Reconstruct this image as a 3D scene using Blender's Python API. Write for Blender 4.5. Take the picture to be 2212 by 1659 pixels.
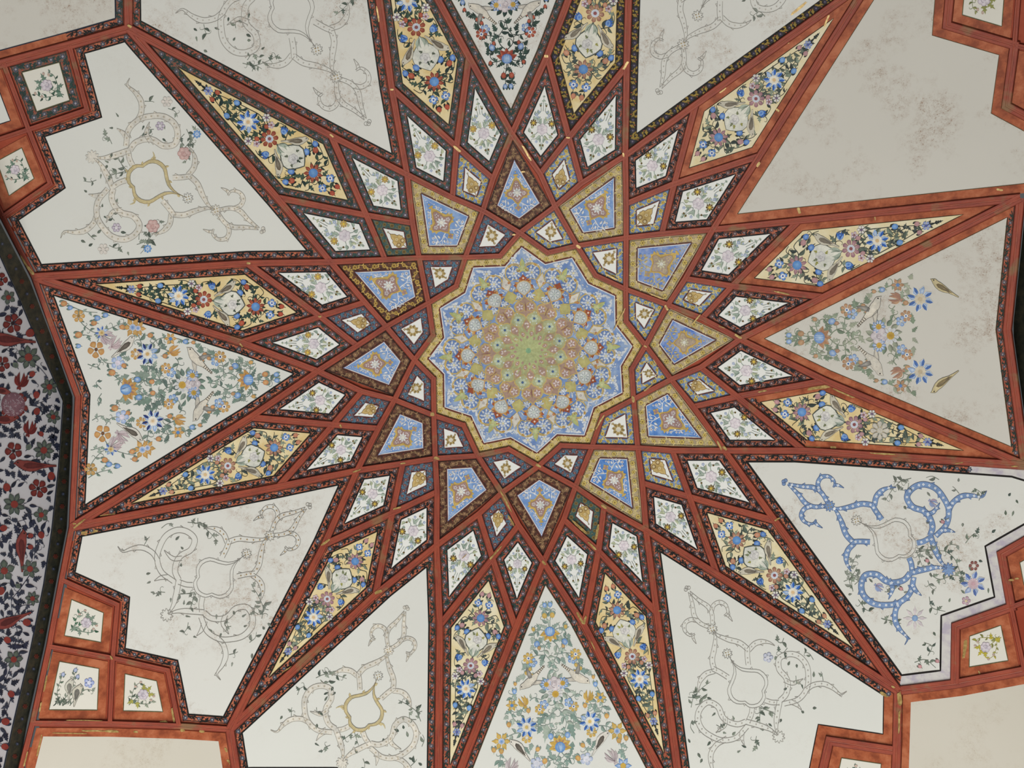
import bpy, bmesh, math, random
import numpy as np
from mathutils import Matrix, Vector

random.seed(7)
for o in list(bpy.data.objects):
    bpy.data.objects.remove(o, do_unlink=True)
scene = bpy.context.scene
COL = scene.collection

# ------------------------------------------------------------------ camera
# world x = to the right in the photo, world y = down in the photo, z = up.
FOC = 1700.0                      # focal length in pixels of the 2212 wide frame
CAM = np.array([0.03, -0.418, 1.60])
APEX = 6.20                       # crown of the vault
CURV = 0.18                       # z = APEX - CURV * r^2
AX, AY = -0.132, -0.029
_cx, _sx, _cy, _sy = math.cos(AX), math.sin(AX), math.cos(AY), math.sin(AY)
ROT = np.array([[1, 0, 0], [0, _cx, -_sx], [0, _sx, _cx]]) @ np.array([[_cy, 0, _sy], [0, 1, 0], [-_sy, 0, _cy]])
cam_data = bpy.data.cameras.new('camera')
cam_data.sensor_width = 36.0
cam_data.lens = FOC * 36.0 / 2212.0
cam_data.clip_start = 0.05
cam = bpy.data.objects.new('camera', cam_data)
m = Matrix.Identity(4)
for i in range(3):
    m[i][0] = ROT[i, 0]; m[i][1] = -ROT[i, 1]; m[i][2] = -ROT[i, 2]; m[i][3] = CAM[i]
cam.matrix_world = m
COL.objects.link(cam)
scene.camera = cam

# ------------------------------------------------------------------ light
world = bpy.data.worlds.new('world')
scene.world = world
world.use_nodes = True
bg = world.node_tree.nodes['Background']
bg.inputs[0].default_value = (0.93, 0.97, 1.0, 1)
bg.inputs[1].default_value = 0.20

def area_light(name, loc, target, sx, sy, watts, color):
    d = bpy.data.lights.new(name, 'AREA')
    d.shape = 'RECTANGLE'; d.size = sx; d.size_y = sy
    d.energy = watts; d.color = color
    o = bpy.data.objects.new(name, d)
    o.location = loc
    o.rotation_euler = (Vector(target) - Vector(loc)).to_track_quat('-Z', 'Y').to_euler()
    COL.objects.link(o)
    return o
# daylight from the open doorway on the near side of the room, plus an added upward fill lamp in place of floor bounce
area_light('doorway_daylight', (-0.4, 3.3, 1.3), (-0.1, 1.0, 6.0), 3.0, 2.4, 430, (1.0, 0.992, 0.955))
area_light('floor_bounce_fill', (-0.1, 1.2, 0.05), (-0.1, 1.2, 6.0), 2.2, 2.2, 165, (1.0, 0.992, 0.955))

vs = scene.view_settings
vs.view_transform = 'Standard'
vs.look = 'None'
vs.exposure = -1.05
vs.gamma = 1.0
vs.use_curve_mapping = False

# ------------------------------------------------------------------ pixel -> surface
def rays(q):
    q = np.asarray(q, float).reshape(-1, 2)
    d = np.stack([(q[:, 0] - 1106.0) / FOC, (q[:, 1] - 829.5) / FOC, np.ones(len(q))], 1)
    return d @ ROT.T

def on_vault(q, h):
    """points of the painted vault seen along the given photo pixels, h metres proud of it"""
    d = rays(q)
    C = CAM
    A = CURV * (d[:, 0] ** 2 + d[:, 1] ** 2) + 1e-12
    B = d[:, 2] + 2 * CURV * (C[0] * d[:, 0] + C[1] * d[:, 1])
    c = C[2] - APEX + CURV * (C[0] ** 2 + C[1] ** 2)
    t = (-B + np.sqrt(np.maximum(B * B - 4 * A * c, 0))) / (2 * A)
    P = C + t[:, None] * d
    n = np.stack([-2 * CURV * P[:, 0], -2 * CURV * P[:, 1], -np.ones(len(P))], 1)
    n /= np.linalg.norm(n, axis=1)[:, None]
    return P + n * np.asarray(h, float).reshape(-1, 1)

WALL_X = -2.27
def on_wall(q, h):
    """points of the upright left wall under the vault's edge"""
    d = rays(q)
    t = (WALL_X - CAM[0]) / d[:, 0]
    P = CAM + t[:, None] * d
    P[:, 0] += np.asarray(h, float).reshape(-1)
    return P

# ------------------------------------------------------------------ materials
def lin(c):
    r = []
    for v in c[:3]:
        v = v / 255.0
        r.append(v / 12.92 if v <= 0.04045 else ((v + 0.055) / 1.055) ** 2.4)
    return (r[0], r[1], r[2], 1.0)

def new_mat(name, rough=0.62, spec=0.25):
    mt = bpy.data.materials.new(name)
    mt.use_nodes = True
    nt = mt.node_tree
    b = nt.nodes['Principled BSDF']
    b.inputs['Roughness'].default_value = rough
    b.inputs['Specular IOR Level'].default_value = spec
    return mt, nt, b

def node(nt, typ, **kw):
    n = nt.nodes.new(typ)
    for k, v in kw.items():
        setattr(n, k, v)
    return n

def noise(nt, vec, scale, detail=4.0, rough=0.6):
    n = node(nt, 'ShaderNodeTexNoise')
    n.inputs['Scale'].default_value = scale
    n.inputs['Detail'].default_value = detail
    n.inputs['Roughness'].default_value = rough
    nt.links.new(vec, n.inputs['Vector'])
    return n.outputs['Fac']

def ramp(nt, fac, stops):
    r = node(nt, 'ShaderNodeValToRGB')
    els = r.color_ramp.elements
    while len(els) < len(stops):
        els.new(0.5)
    for e, (p, c) in zip(els, stops):
        e.position = p
        e.color = c if len(c) == 4 else lin(c)
    nt.links.new(fac, r.inputs['Fac'])
    return r.outputs['Color']

def mix(nt, fac, a, b, mode='MIX'):
    n = node(nt, 'ShaderNodeMix', data_type='RGBA', blend_type=mode)
    for sock, v in ((n.inputs[0], fac), (n.inputs[6], a), (n.inputs[7], b)):
        if hasattr(v, 'links') or hasattr(v, 'is_linked'):
            nt.links.new(v, sock)
        else:
            sock.default_value = v
    return n.outputs[2]

def bump(nt, b, fac, strength, dist=0.004):
    n = node(nt, 'ShaderNodeBump')
    n.inputs['Strength'].default_value = strength
    n.inputs['Distance'].default_value = dist
    nt.links.new(fac, n.inputs['Height'])
    nt.links.new(n.outputs['Normal'], b.inputs['Normal'])

def plaster(name, base, stain, amount, blotch=None):
    """painted plaster with rusty speckled damp stains"""
    mt, nt, b = new_mat(name, 0.6, 0.2)
    pos = node(nt, 'ShaderNodeNewGeometry').outputs['Position']
    big = ramp(nt, noise(nt, pos, 4.2, 4, 0.6), [(0.50, (0, 0, 0, 1)), (0.63, (1, 1, 1, 1))])
    vor = node(nt, 'ShaderNodeTexVoronoi')
    vor.inputs['Scale'].default_value = 130.0
    nt.links.new(pos, vor.inputs['Vector'])
    dots = ramp(nt, vor.outputs['Distance'], [(0.16, (1, 1, 1, 1)), (0.42, (.34, .34, .34, 1))])
    fine = mix(nt, 1.0, dots, ramp(nt, noise(nt, pos, 30, 6, 0.85), [(0.45, (0, 0, 0, 1)), (0.62, (1, 1, 1, 1))]), 'MULTIPLY')
    mk = mix(nt, 1.0, big, fine, 'MULTIPLY')
    tone = mix(nt, noise(nt, pos, 1.6, 2), lin(base), lin(blotch or tuple(max(0, v - 9) for v in base)))
    m2 = node(nt, 'ShaderNodeMath', operation='MULTIPLY')
    m2.inputs[1].default_value = amount
    nt.links.new(mk, m2.inputs[0])
    nt.links.new(mix(nt, m2.outputs[0], tone, lin(stain)), b.inputs['Base Color'])
    return mt

def wash(name, a, b_, c, scale, rough=0.6):
    """brushy wash of three tones"""
    mt, nt, b = new_mat(name, rough, 0.2)
    pos = node(nt, 'ShaderNodeNewGeometry').outputs['Position']
    nt.links.new(ramp(nt, noise(nt, pos, scale, 5, 0.65), [(0.37, a), (0.5, b_), (0.63, c)]), b.inputs['Base Color'])
    return mt

M = {}
M['white'] = plaster('white_plaster', (228, 228, 221), (146, 108, 70), 1.0)
M['white_kite'] = plaster('kite_plaster', (242, 243, 238), (170, 160, 140), 0.1)  # base colour lightened to stand in for brighter light around the crown
M['white_clean'] = plaster('clean_plaster', (228, 229, 222), (160, 140, 110), 0.15)
M['white_stained'] = plaster('stained_plaster', (217, 214, 204), (138, 98, 64), 1.0)
M['cream'] = plaster('cream_tile_plaster', (232, 229, 217), (150, 130, 100), 0.12)
M['sand'] = plaster('sand_plaster', (217, 212, 199), (160, 136, 100), 0.5, (206, 200, 184))
M['yellow'] = wash('yellow_ground', (236, 221, 178), (231, 211, 160), (224, 197, 136), 9)
M['yellow_pale'] = wash('pale_yellow_ground', (236, 228, 198), (233, 221, 182), (228, 212, 164), 9)
M['blue'] = wash('blue_ground', (112, 148, 202), (130, 162, 210), (156, 182, 218), 22)
M['blue_deep'] = wash('deep_blue_ground', (70, 120, 196), (96, 142, 206), (132, 168, 218), 22)
M['blue_faded'] = wash('faded_blue_ground', (84, 122, 198), (132, 156, 208), (176, 186, 205), 18)
M['lapis'] = wash('medallion_blue_ground', (108, 138, 190), (130, 156, 200), (160, 180, 208), 12)
M['orange'] = wash('plain_orange_paint', (140, 70, 44), (172, 92, 58), (190, 114, 78), 14, 0.5)
M['shell'] = wash('vault_ground', (150, 62, 40), (160, 70, 46), (170, 80, 56), 6)
M['wallwhite'] = plaster('wall_plaster', (214, 216, 222), (150, 130, 110), 0.15)
M['olive'] = wash('dark_olive_paint', (46, 48, 42), (58, 58, 48), (70, 66, 52), 30)

def ground(name, a, b_, c, scale=40):
    M[name] = wash(name, a, b_, c, scale, 0.55)
ground('g_orange', (152, 80, 58), (174, 98, 72), (192, 122, 94))
ground('g_brick', (140, 74, 58), (164, 88, 66), (186, 104, 76))
ground('g_teal', (96, 84, 74), (126, 88, 74), (156, 94, 72))
ground('g_black', (34, 32, 28), (46, 42, 34), (66, 54, 38))
ground('g_gold', (190, 170, 122), (204, 182, 132), (214, 190, 130))
ground('g_goldgrey', (166, 150, 122), (184, 166, 130), (192, 168, 128))
ground('g_brown', (70, 44, 36), (92, 60, 46), (112, 78, 58))
ground('g_bluegold', (104, 134, 186), (122, 148, 192), (140, 158, 186))
ground('g_bluered', (86, 94, 112), (108, 98, 106), (130, 92, 88))
ground('g_greengrey', (80, 100, 98), (96, 106, 96), (116, 108, 86))
ground('g_bare', (214, 212, 206), (206, 202, 200), (186, 178, 190), 20)

# carved timber-like red ribs: streaks along their length, pale scratched edge lines
def rib_material(name, dark, mid, light, olive):
    mt, nt, b = new_mat(name, 0.5, 0.35)
    uv = node(nt, 'ShaderNodeUVMap')
    sep = node(nt, 'ShaderNodeSeparateXYZ')
    nt.links.new(uv.outputs['UV'], sep.inputs[0])
    mp = node(nt, 'ShaderNodeMapping')
    mp.inputs['Scale'].default_value = (7.0, 2.4, 1.0)
    nt.links.new(uv.outputs['UV'], mp.inputs['Vector'])
    f1 = noise(nt, mp.outputs[0], 3.0, 6, 0.7)
    col = ramp(nt, f1, [(0.38, dark), (0.5, mid), (0.63, light)])
    wpos = node(nt, 'ShaderNodeNewGeometry').outputs['Position']
    blot = ramp(nt, noise(nt, wpos, 7.0, 5, 0.7), [(0.40, (0, 0, 0, 1)), (0.62, (.7, .7, .7, 1))])
    col = mix(nt, blot, col, mix(nt, f1, lin((140, 56, 40)), lin((194, 94, 62))))
    # pale scratched lines at |u| near .18 and near the edges
    ab = node(nt, 'ShaderNodeMath', operation='ABSOLUTE')
    nt.links.new(sep.outputs[0], ab.inputs[0])
    line = ramp(nt, ab.outputs[0], [(0.0, (.5, .5, .5, 1)), (0.06, (0, 0, 0, 1)), (0.14, (0, 0, 0, 1)), (0.18, (.34, .34, .34, 1)),
                                    (0.23, (0, 0, 0, 1)), (0.95, (0, 0, 0, 1)), (0.99, (.3, .3, .3, 1))])
    mp2 = node(nt, 'ShaderNodeMapping')
    mp2.inputs['Scale'].default_value = (1.5, 9.0, 1.0)
    nt.links.new(uv.outputs['UV'], mp2.inputs['Vector'])
    brk = ramp(nt, noise(nt, mp2.outputs[0], 2.0, 4, 0.7), [(0.38, (0, 0, 0, 1)), (0.62, (1, 1, 1, 1))])
    k = mix(nt, 1.0, line, brk, 'MULTIPLY')
    col = mix(nt, k, col, lin(olive))
    pos = node(nt, 'ShaderNodeNewGeometry').outputs['Position']
    rim = ramp(nt, ab.outputs[0], [(0.66, (0, 0, 0, 1)), (0.9, (.75, .75, .75, 1))])
    col = mix(nt, rim, col, lin((86, 40, 32)))
    worn = ramp(nt, noise(nt, pos, 5.5, 4, 0.6), [(0.59, (0, 0, 0, 1)), (0.68, (.7, .7, .7, 1))])
    col = mix(nt, worn, col, lin((136, 114, 78)))
    nt.links.new(col, b.inputs['Base Color'])
    bump(nt, b, f1, 0.25, 0.003)
    return mt
M['rib'] = rib_material('red_rib_paint', (104, 42, 34), (148, 64, 48), (182, 92, 66), (154, 130, 98))

def paint_material():
    mt, nt, b = new_mat('painted_colours', 0.6, 0.2)
    at = node(nt, 'ShaderNodeAttribute', attribute_name='tint')
    pos = node(nt, 'ShaderNodeNewGeometry').outputs['Position']
    f = ramp(nt, noise(nt, pos, 70, 4, 0.7), [(0.25, (.78, .78, .78, 1)), (0.65, (1.06, 1.06, 1.06, 1))])
    f2 = ramp(nt, noise(nt, pos, 14, 4, 0.65), [(0.36, (.86, .87, .88, 1)), (0.62, (1.08, 1.07, 1.05, 1))])
    nt.links.new(mix(nt, 1.0, mix(nt, 1.0, at.outputs['Color'], f, 'MULTIPLY'), f2, 'MULTIPLY'), b.inputs['Base Color'])
    return mt
M['paint'] = paint_material()
mt, nt, b = new_mat('gold_leaf', 0.38, 0.5)
pos = node(nt, 'ShaderNodeNewGeometry').outputs['Position']
nt.links.new(ramp(nt, noise(nt, pos, 60, 4), [(0.3, (140, 110, 62)), (0.5, (176, 146, 84)), (0.66, (206, 180, 116))]), b.inputs['Base Color'])
b.inputs['Metallic'].default_value = 0.25
M['gold'] = mt

# ------------------------------------------------------------------ mesh helpers
def link(name, verts, faces, mat, parent=None, tint=None, smooth=False, uvs=None):
    me = bpy.data.meshes.new(name)
    verts = np.asarray(verts, float)
    if parent is not None:
        verts = verts - np.array(root_loc(parent))
    me.from_pydata(verts.tolist(), [], faces)
    if tint is not None:
        a = me.attributes.new('tint', 'FLOAT_COLOR', 'POINT')
        a.data.foreach_set('color', np.asarray(tint, np.float32).ravel())
    if uvs is not None:
        l = me.uv_layers.new(name='UVMap')
        idx = np.empty(len(me.loops), np.int32)
        me.loops.foreach_get('vertex_index', idx)
        l.data.foreach_set('uv', np.asarray(uvs, np.float32)[idx].ravel())
    me.materials.append(M[mat])
    if smooth:
        me.polygons.foreach_set('use_smooth', [True] * len(me.polygons))
    me.update()
    o = bpy.data.objects.new(name, me)
    COL.objects.link(o)
    if parent is not None:
        o.parent = parent
    return o

def root_loc(p):
    v = Vector((0, 0, 0))
    while p is not None:
        v = v + p.location
        p = p.parent
    return v

def empty(name, loc, label, cat, group=None):
    o = bpy.data.objects.new(name, None)
    o.empty_display_size = 0.05
    o.location = loc
    COL.objects.link(o)
    o['label'] = label
    o['category'] = cat
    if group:
        o['group'] = group
    return o

# ------------------------------------------------------------------ 2d helpers
V = lambda p: np.array(p, float)
def rotv(v, a):
    c, s = math.cos(a), math.sin(a)
    return np.array([v[0] * c - v[1] * s, v[0] * s + v[1] * c])

def area2(P):
    x, y = P[:, 0], P[:, 1]
    return np.sum(x * np.roll(y, -1) - np.roll(x, -1) * y) / 2

def inset(P, d):
    """move every edge of a closed outline inwards by d (number or one per edge)"""
    P = np.asarray(P, float)
    n = len(P)
    d = np.full(n, d, float) if np.isscalar(d) else np.asarray(d, float)
    sgn = 1 if area2(P) > 0 else -1
    E = np.roll(P, -1, 0) - P
    E /= np.linalg.norm(E, axis=1)[:, None]
    Nn = np.stack([-E[:, 1], E[:, 0]], 1) * sgn
    out = []
    for i in range(n):
        a = i - 1
        p1 = P[a] + Nn[a] * d[a]; p2 = P[i] + Nn[i] * d[i]
        cr = E[a][0] * E[i][1] - E[a][1] * E[i][0]
        if abs(cr) < 0.06:
            out.append((P[i] + Nn[a] * d[a] + P[i] + Nn[i] * d[i]) / 2)
        else:
            w = p2 - p1
            t = (w[0] * E[i][1] - w[1] * E[i][0]) / cr
            out.append(p1 + E[a] * t)
    return np.array(out)

def inside(p, P):
    c = False
    n = len(P)
    for i in range(n):
        a, b_ = P[i], P[(i + 1) % n]
        if (a[1] > p[1]) != (b_[1] > p[1]) and p[0] < (b_[0] - a[0]) * (p[1] - a[1]) / (b_[1] - a[1]) + a[0]:
            c = not c
    return c

def smooth_path(pts, step=5.0, closed=False):
    """Catmull-Rom through the points"""
    P = [V(p) for p in pts]
    if len(P) < 3:
        return np.array(P)
    n = len(P)
    out = []
    rng = range(n) if closed else range(n - 1)
    for i in rng:
        p1, p2 = P[i], P[(i + 1) % n]
        p0 = P[i - 1] if (closed or i > 0) else 2 * p1 - p2
        p3 = P[(i + 2) % n] if (closed or i + 2 < n) else 2 * p2 - p1
        k = max(2, int(np.linalg.norm(p2 - p1) / step))
        for j in range(k):
            t = j / k
            out.append(0.5 * ((2 * p1) + (-p0 + p2) * t + (2 * p0 - 5 * p1 + 4 * p2 - p3) * t * t + (-p0 + 3 * p1 - 3 * p2 + p3) * t ** 3))
    if not closed:
        out.append(P[-1])
    return np.array(out)

def densify(P, step):
    out = []
    for i in range(len(P) - 1):
        k = max(1, int(math.ceil(np.linalg.norm(P[i + 1] - P[i]) / step)))
        for j in range(k):
            out.append(P[i] + (P[i + 1] - P[i]) * j / k)
    out.append(P[-1])
    return np.array(out)

def normals2(P, closed=False):
    if closed:
        T = np.roll(P, -1, 0) - np.roll(P, 1, 0)
    else:
        T = np.gradient(P, axis=0)
    T /= np.linalg.norm(T, axis=1)[:, None] + 1e-9
    return np.stack([-T[:, 1], T[:, 0]], 1)

def field_mesh(name, P, mat, parent, h=0.0, cell=13.0, surf=on_vault):
    """outline filled with small facets that follow the vault"""
    bm = bmesh.new()
    P = np.asarray(P, float)
    if area2(P) < 0:
        P = P[::-1]
    bm.faces.new([bm.verts.new((p[0], p[1], 0)) for p in P])
    lo, hi = P.min(0), P.max(0)
    for ax in (0, 1):
        no = (1, 0, 0) if ax == 0 else (0, 1, 0)
        c = lo[ax] + cell
        while c < hi[ax]:
            co = (c, 0, 0) if ax == 0 else (0, c, 0)
            bmesh.ops.bisect_plane(bm, geom=bm.verts[:] + bm.edges[:] + bm.faces[:], plane_co=co, plane_no=no)
            c += cell
    bmesh.ops.triangulate(bm, faces=bm.faces[:])
    bm.verts.index_update()
    q = np.array([v.co[:2] for v in bm.verts])
    faces = [[v.index for v in f.verts] for f in bm.faces]
    bm.free()
    return link(name, surf(q, np.full(len(q), h)), faces, mat, parent, smooth=True)

def strip_mesh(name, outer, inner, mat, parent, h=0.0, step=14.0, surf=on_vault):
    """band between two matching closed outlines"""
    vs_, fs = [], []
    n = len(outer)
    for i in range(n):
        j = (i + 1) % n
        a, b_, c, d = outer[i], outer[j], inner[j], inner[i]
        k = max(1, int(np.linalg.norm(b_ - a) / step))
        for t in range(k + 1):
            u = t / k
            for w in (0, 0.5, 1):
                vs_.append((a + (b_ - a) * u) * (1 - w) + (d + (c - d) * u) * w)
            if t:
                q = len(vs_) - 6
                fs += [[q, q + 3, q + 4, q + 1], [q + 1, q + 4, q + 5, q + 2]]
    return link(name, surf(np.array(vs_), np.full(len(vs_), h)), fs, mat, parent)
# ------------------------------------------------------------------ painting
STUFF = {'gold_tendril', 'border_pattern', 'foliage', 'white_sprig', 'blossoms', 'white_buds', 'white_spray', 'grass', 'buds', 'leaves'}
class Painter:
    """collects painted shapes (given in photo pixels) and lays them on the vault as thin coats of paint"""
    def __init__(self, parent, surf=on_vault, base=0.0010, clip=None):
        self.parent, self.surf, self.base, self.clip = parent, surf, base, clip
        self.sheets = []
        self.n = 0
        self.sheet('painting')

    def sheet(self, name, parent_index=None):
        self.cur = dict(name=name, v=[], h=[], f=[], c=[], par=parent_index)
        self.sheets.append(self.cur)
        return len(self.sheets) - 1

    def ok(self, p):
        return self.clip is None or inside(p, self.clip)

    def _add(self, pts, cols, faces, layer):
        s = self.cur
        b0 = len(s['v'])
        self.n += 1
        h = self.base + layer * 0.00028 + (self.n % 7) * 0.00003
        for p in pts:
            s['v'].append((p[0], p[1])); s['h'].append(h)
        s['c'] += cols
        s['f'] += [[b0 + i for i in f] for f in faces]

    def poly(self, pts, col, layer=3, ctr=None, center=None, fan=True):
        pts = [V(p) for p in pts]
        n = len(pts)
        c = lin(col)
        if fan:
            m_ = sum(pts) / n if center is None else V(center)
            R_ = max(np.linalg.norm(p_ - m_) for p_ in pts)
            k = int(R_ / 11)
            cc = lin(ctr) if ctr else c
            if k < 1:
                self._add(pts + [m_], [c] * n + [cc], [[i, (i + 1) % n, n] for i in range(n)], layer)
            else:                       # large shapes: rings of facets so that they follow the vault
                vs_, cs = [], []
                for j in range(k + 1):
                    u = 1 - j / (k + 1)
                    vs_ += [m_ + (p_ - m_) * u for p_ in pts]
                    cs += [tuple(cc[q] + (c[q] - cc[q]) * u for q in range(4))] * n
                fc = [[j * n + i, j * n + (i + 1) % n, (j + 1) * n + (i + 1) % n, (j + 1) * n + i] for j in range(k) for i in range(n)]
                fc += [[k * n + i, k * n + (i + 1) % n, (k + 1) * n] for i in range(n)]
                self._add(vs_ + [m_], cs + [cc], fc, layer)
        else:
            self._add(pts, [c] * n, [list(range(n))], layer)

    def ell(self, c, rx, ry=None, ang=0.0, col=(0, 0, 0), ctr=None, layer=4, n=12):
        ry = rx if ry is None else ry
        c = V(c)
        self.poly([c + rotv((rx * math.cos(2 * math.pi * i / n), ry * math.sin(2 * math.pi * i / n)), ang) for i in range(n)], col, layer, ctr)

    def ring(self, c, r, w, col, layer=4, n=12):
        a = np.linspace(0, 2 * math.pi, n + 1)
        self.stroke(V(c) + r * np.stack([np.cos(a), np.sin(a)], 1), w, w, col, layer, raw=True)

    def stroke(self, pts, w0, w1, col, layer=1, raw=False, bulge=0.0, step=5.0):
        P = np.asarray(pts, float) if raw else smooth_path(pts, step)
        if len(P) < 2:
            return
        Nn = normals2(P)
        t = np.linspace(0, 1, len(P))
        w = ((w0 + (w1 - w0) * t) + bulge * np.sin(math.pi * t)) / 2
        A = P + Nn * w[:, None]; B = P - Nn * w[:, None]
        n = len(P)
        self._add(list(A) + list(B), [lin(col)] * (2 * n), [[i, i + 1, n + i + 1, n + i] for i in range(n - 1)], layer)

    def outline(self, pts, w, col, layer=4):
        P = np.asarray(pts, float)
        P = np.vstack([P, P[:1]])
        self.stroke(P, w, w, col, layer, raw=True)

    # -------- plants
    def leaf(self, base, tip, width, col, col2=None, layer=2, bend=0.0):
        base, tip = V(base), V(tip)
        d = tip - base
        n_ = np.array([-d[1], d[0]])
        L = np.linalg.norm(d) + 1e-6
        n_ /= L
        A, B, C_ = [], [], []
        for i in range(7):
            t = i / 6
            c = base + d * t + n_ * (bend * L * math.sin(math.pi * t))
            w = width * math.sin(math.pi * t ** 0.75) / 2
            A.append(c + n_ * w); B.append(c - n_ * w); C_.append(c)
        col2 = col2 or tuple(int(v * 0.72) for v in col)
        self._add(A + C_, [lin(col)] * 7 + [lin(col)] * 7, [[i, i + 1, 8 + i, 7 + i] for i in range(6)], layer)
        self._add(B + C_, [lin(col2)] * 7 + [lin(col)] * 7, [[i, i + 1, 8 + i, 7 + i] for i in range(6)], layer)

    def lobed(self, base, tip, width, col, layer=2, lobes=3, col2=None):
        """ivy / acanthus leaf with pointed lobes"""
        base, tip = V(base), V(tip)
        d = tip - base
        L = np.linalg.norm(d) + 1e-6
        n_ = np.array([-d[1], d[0]]) / L
        side = [(0.0, 0.02)]
        for i in range(lobes):
            t = 0.18 + 0.62 * i / lobes
            w = 0.5 * (1.0 - 0.62 * i / lobes)
            side += [(t - 0.06, w * 0.45), (t + 0.10, w), (t + 0.16, w * 0.38)]
        R = [base + d * t + n_ * width * w for t, w in side]
        Lf = [base + d * t - n_ * width * w for t, w in side]
        pts = R + [tip] + Lf[::-1]
        self.poly(pts, col, layer, ctr=col2, center=base + d * 0.42)

    def flower(self, c, r, n, col, ctr, cen, rc=0.34, ang=0.0, point=0.0, layer=3, sheet='flower', edge=None, gap=1.0):
        c = V(c)
        if not self.ok(c):
            return
        if sheet:
            self.sheet(sheet)
        for i in range(n):
            a = ang + 2 * math.pi * i / n
            w = gap * math.pi / n
            pts = []
            for u, rr in ((-0.25, 0.25), (-0.85, 0.62), (-0.75, 0.86), (-0.3, 0.97), (0, 1.0 + point), (0.3, 0.97), (0.75, 0.86), (0.85, 0.62), (0.25, 0.25)):
                if point and abs(u) > 0.28:
                    rr = rr * (1 - 0.12 * abs(u))
                pts.append(c + rotv((r * rr, 0), a + u * w))
            self.poly(pts, col, layer, ctr, center=c + rotv((r * 0.5, 0), a))
            if edge:
                self.outline(pts, max(0.6, r * 0.05), edge, layer + 0.6)
        if cen:
            self.ell(c, r * rc, col=cen[0], ctr=cen[1] if len(cen) > 1 else None, layer=layer + 1.2, n=10)
            if len(cen) > 2:
                self.ell(c, r * rc * 0.45, col=cen[2], layer=layer + 1.9, n=8)

    def bluestar(self, c, r, ang=0.0, dark=(54, 104, 190), mid=(122, 164, 218), cen=((240, 236, 222), (226, 196, 150)), n=8, sheet='flower'):
        """eight ribbon petals, each half white half blue"""
        c = V(c)
        if not self.ok(c):
            return
        if sheet:
            self.sheet(sheet)
        for i in range(n):
            a = ang + 2 * math.pi * i / n
            f = lambda rr, u: c + rotv((r * rr, 0), a + u)
            self.poly([f(.3, -.3), f(.72, -.34), f(1.04, .06), f(.85, .22), f(.6, .3), f(.3, .3)], mid, 3, ctr=(206, 220, 236))
            self.poly([f(.42, .02), f(.7, -.06), f(1.04, .06), f(.85, .22), f(.6, .28)], dark, 3.6)
            self.stroke([f(.35, -.3), f(.72, -.34), f(1.04, .06)], r * .05, r * .03, (238, 240, 240), 4, raw=True)
        for i in range(10):
            a = 2 * math.pi * i / 10
            self.ell(c + rotv((r * .33, 0), a), r * .13, col=cen[0], layer=4.4, n=7)
        self.ell(c, r * .3, col=cen[0], ctr=cen[1], layer=4.8, n=10)
        self.ell(c, r * .17, col=cen[1], layer=5.2, n=8)

    def bud(self, c, r, col, hi, ang=0.0, calyx=(70, 84, 72), sheet='bud'):
        c = V(c)
        if not self.ok(c):
            return
        if sheet:
            self.sheet(sheet)
        self.ell(c, r, r * 0.85, ang, col, hi, 3)
        self.leaf(c - rotv((r * 1.5, -r * .5), ang), c + rotv((r * .1, r * .9), ang), r * .7, calyx, layer=2.6)
        self.leaf(c - rotv((r * 1.5, r * .5), ang), c + rotv((r * .1, -r * .9), ang), r * .7, calyx, layer=2.6)
        self.stroke([c + rotv((r * .8, 0), ang), c + rotv((r * 1.6, r * .2), ang)], r * .3, r * .1, calyx, 2.5, raw=True)

    def rose(self, c, r, a=(214, 202, 206), b_=(168, 150, 164), hi=(236, 228, 228), sheet='rose', ang=0.0):
        c = V(c)
        if not self.ok(c):
            return
        if sheet:
            self.sheet(sheet)
        for i in range(6):
            q = c + rotv((r * .58, 0), ang + i * math.pi / 3)
            self.ell(q, r * .46, r * .4, ang + i * math.pi / 3, a, hi, 3)
            t = ang + i * math.pi / 3
            arc = [q + rotv((r * .44, 0), t + u) for u in np.linspace(-1.3, 1.3, 7)]
            self.stroke(arc, r * .05, r * .03, b_, 3.6, raw=True)
        self.ell(c, r * .5, r * .45, 0, hi, a, 4)
        for k, rr in enumerate((.46, .33, .2)):
            arc = [c + rotv((r * rr, 0), ang + k * 1.3 + u) for u in np.linspace(0, 4.2, 9)]
            self.stroke(arc, r * .07, r * .03, b_, 4.6, raw=True)

    def tulip(self, c, r, ang, col, hi, line, sheet='flower'):
        c = V(c)
        if not self.ok(c):
            return
        if sheet:
            self.sheet(sheet)
        base = c - rotv((r * .8, 0), ang)
        for k, (u, w) in enumerate(((-.62, .5), (.62, .5), (-.28, .5), (.28, .5), (0, .48))):
            tip = base + rotv((r * (1.9 if abs(u) < .5 else 1.55), 0), ang + u)
            self.leaf(base, tip, r * w, col, hi, 3 + k * .2, bend=.12 * (-1 if u < 0 else 1))
            self.stroke([base, base + (tip - base) * .9], r * .05, r * .02, line, 4.3, raw=True)
        for u in (-.5, .5):
            self.leaf(base, base - rotv((r * .5, 0), ang + u), r * .35, col, hi, 3)

    def bird(self, tail, head, flip=1, body=(222, 214, 190), wing=(112, 104, 92), shade=(164, 152, 128), raised=False, stripes=False, sheet='bird', fat=1.0, line=(92, 88, 82)):
        tail, head = V(tail), V(head)
        if not self.ok((tail + head) / 2):
            return
        if sheet:
            self.sheet(sheet)
        d = head - tail
        n_ = np.array([-d[1], d[0]]) * flip
        f = lambda x, y: tail + d * x + n_ * y * fat
        out = [(0, 0.0), (.0, .03), (.2, .055), (.38, .085), (.55, .13), (.7, .155), (.8, .155), (.87, .175), (.93, .17), (.98, .13), (1.04, .085),
               (.985, .07), (.95, .035), (.88, -.015), (.78, -.075), (.64, -.11), (.5, -.095), (.34, -.035), (.18, -.012)]
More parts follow.
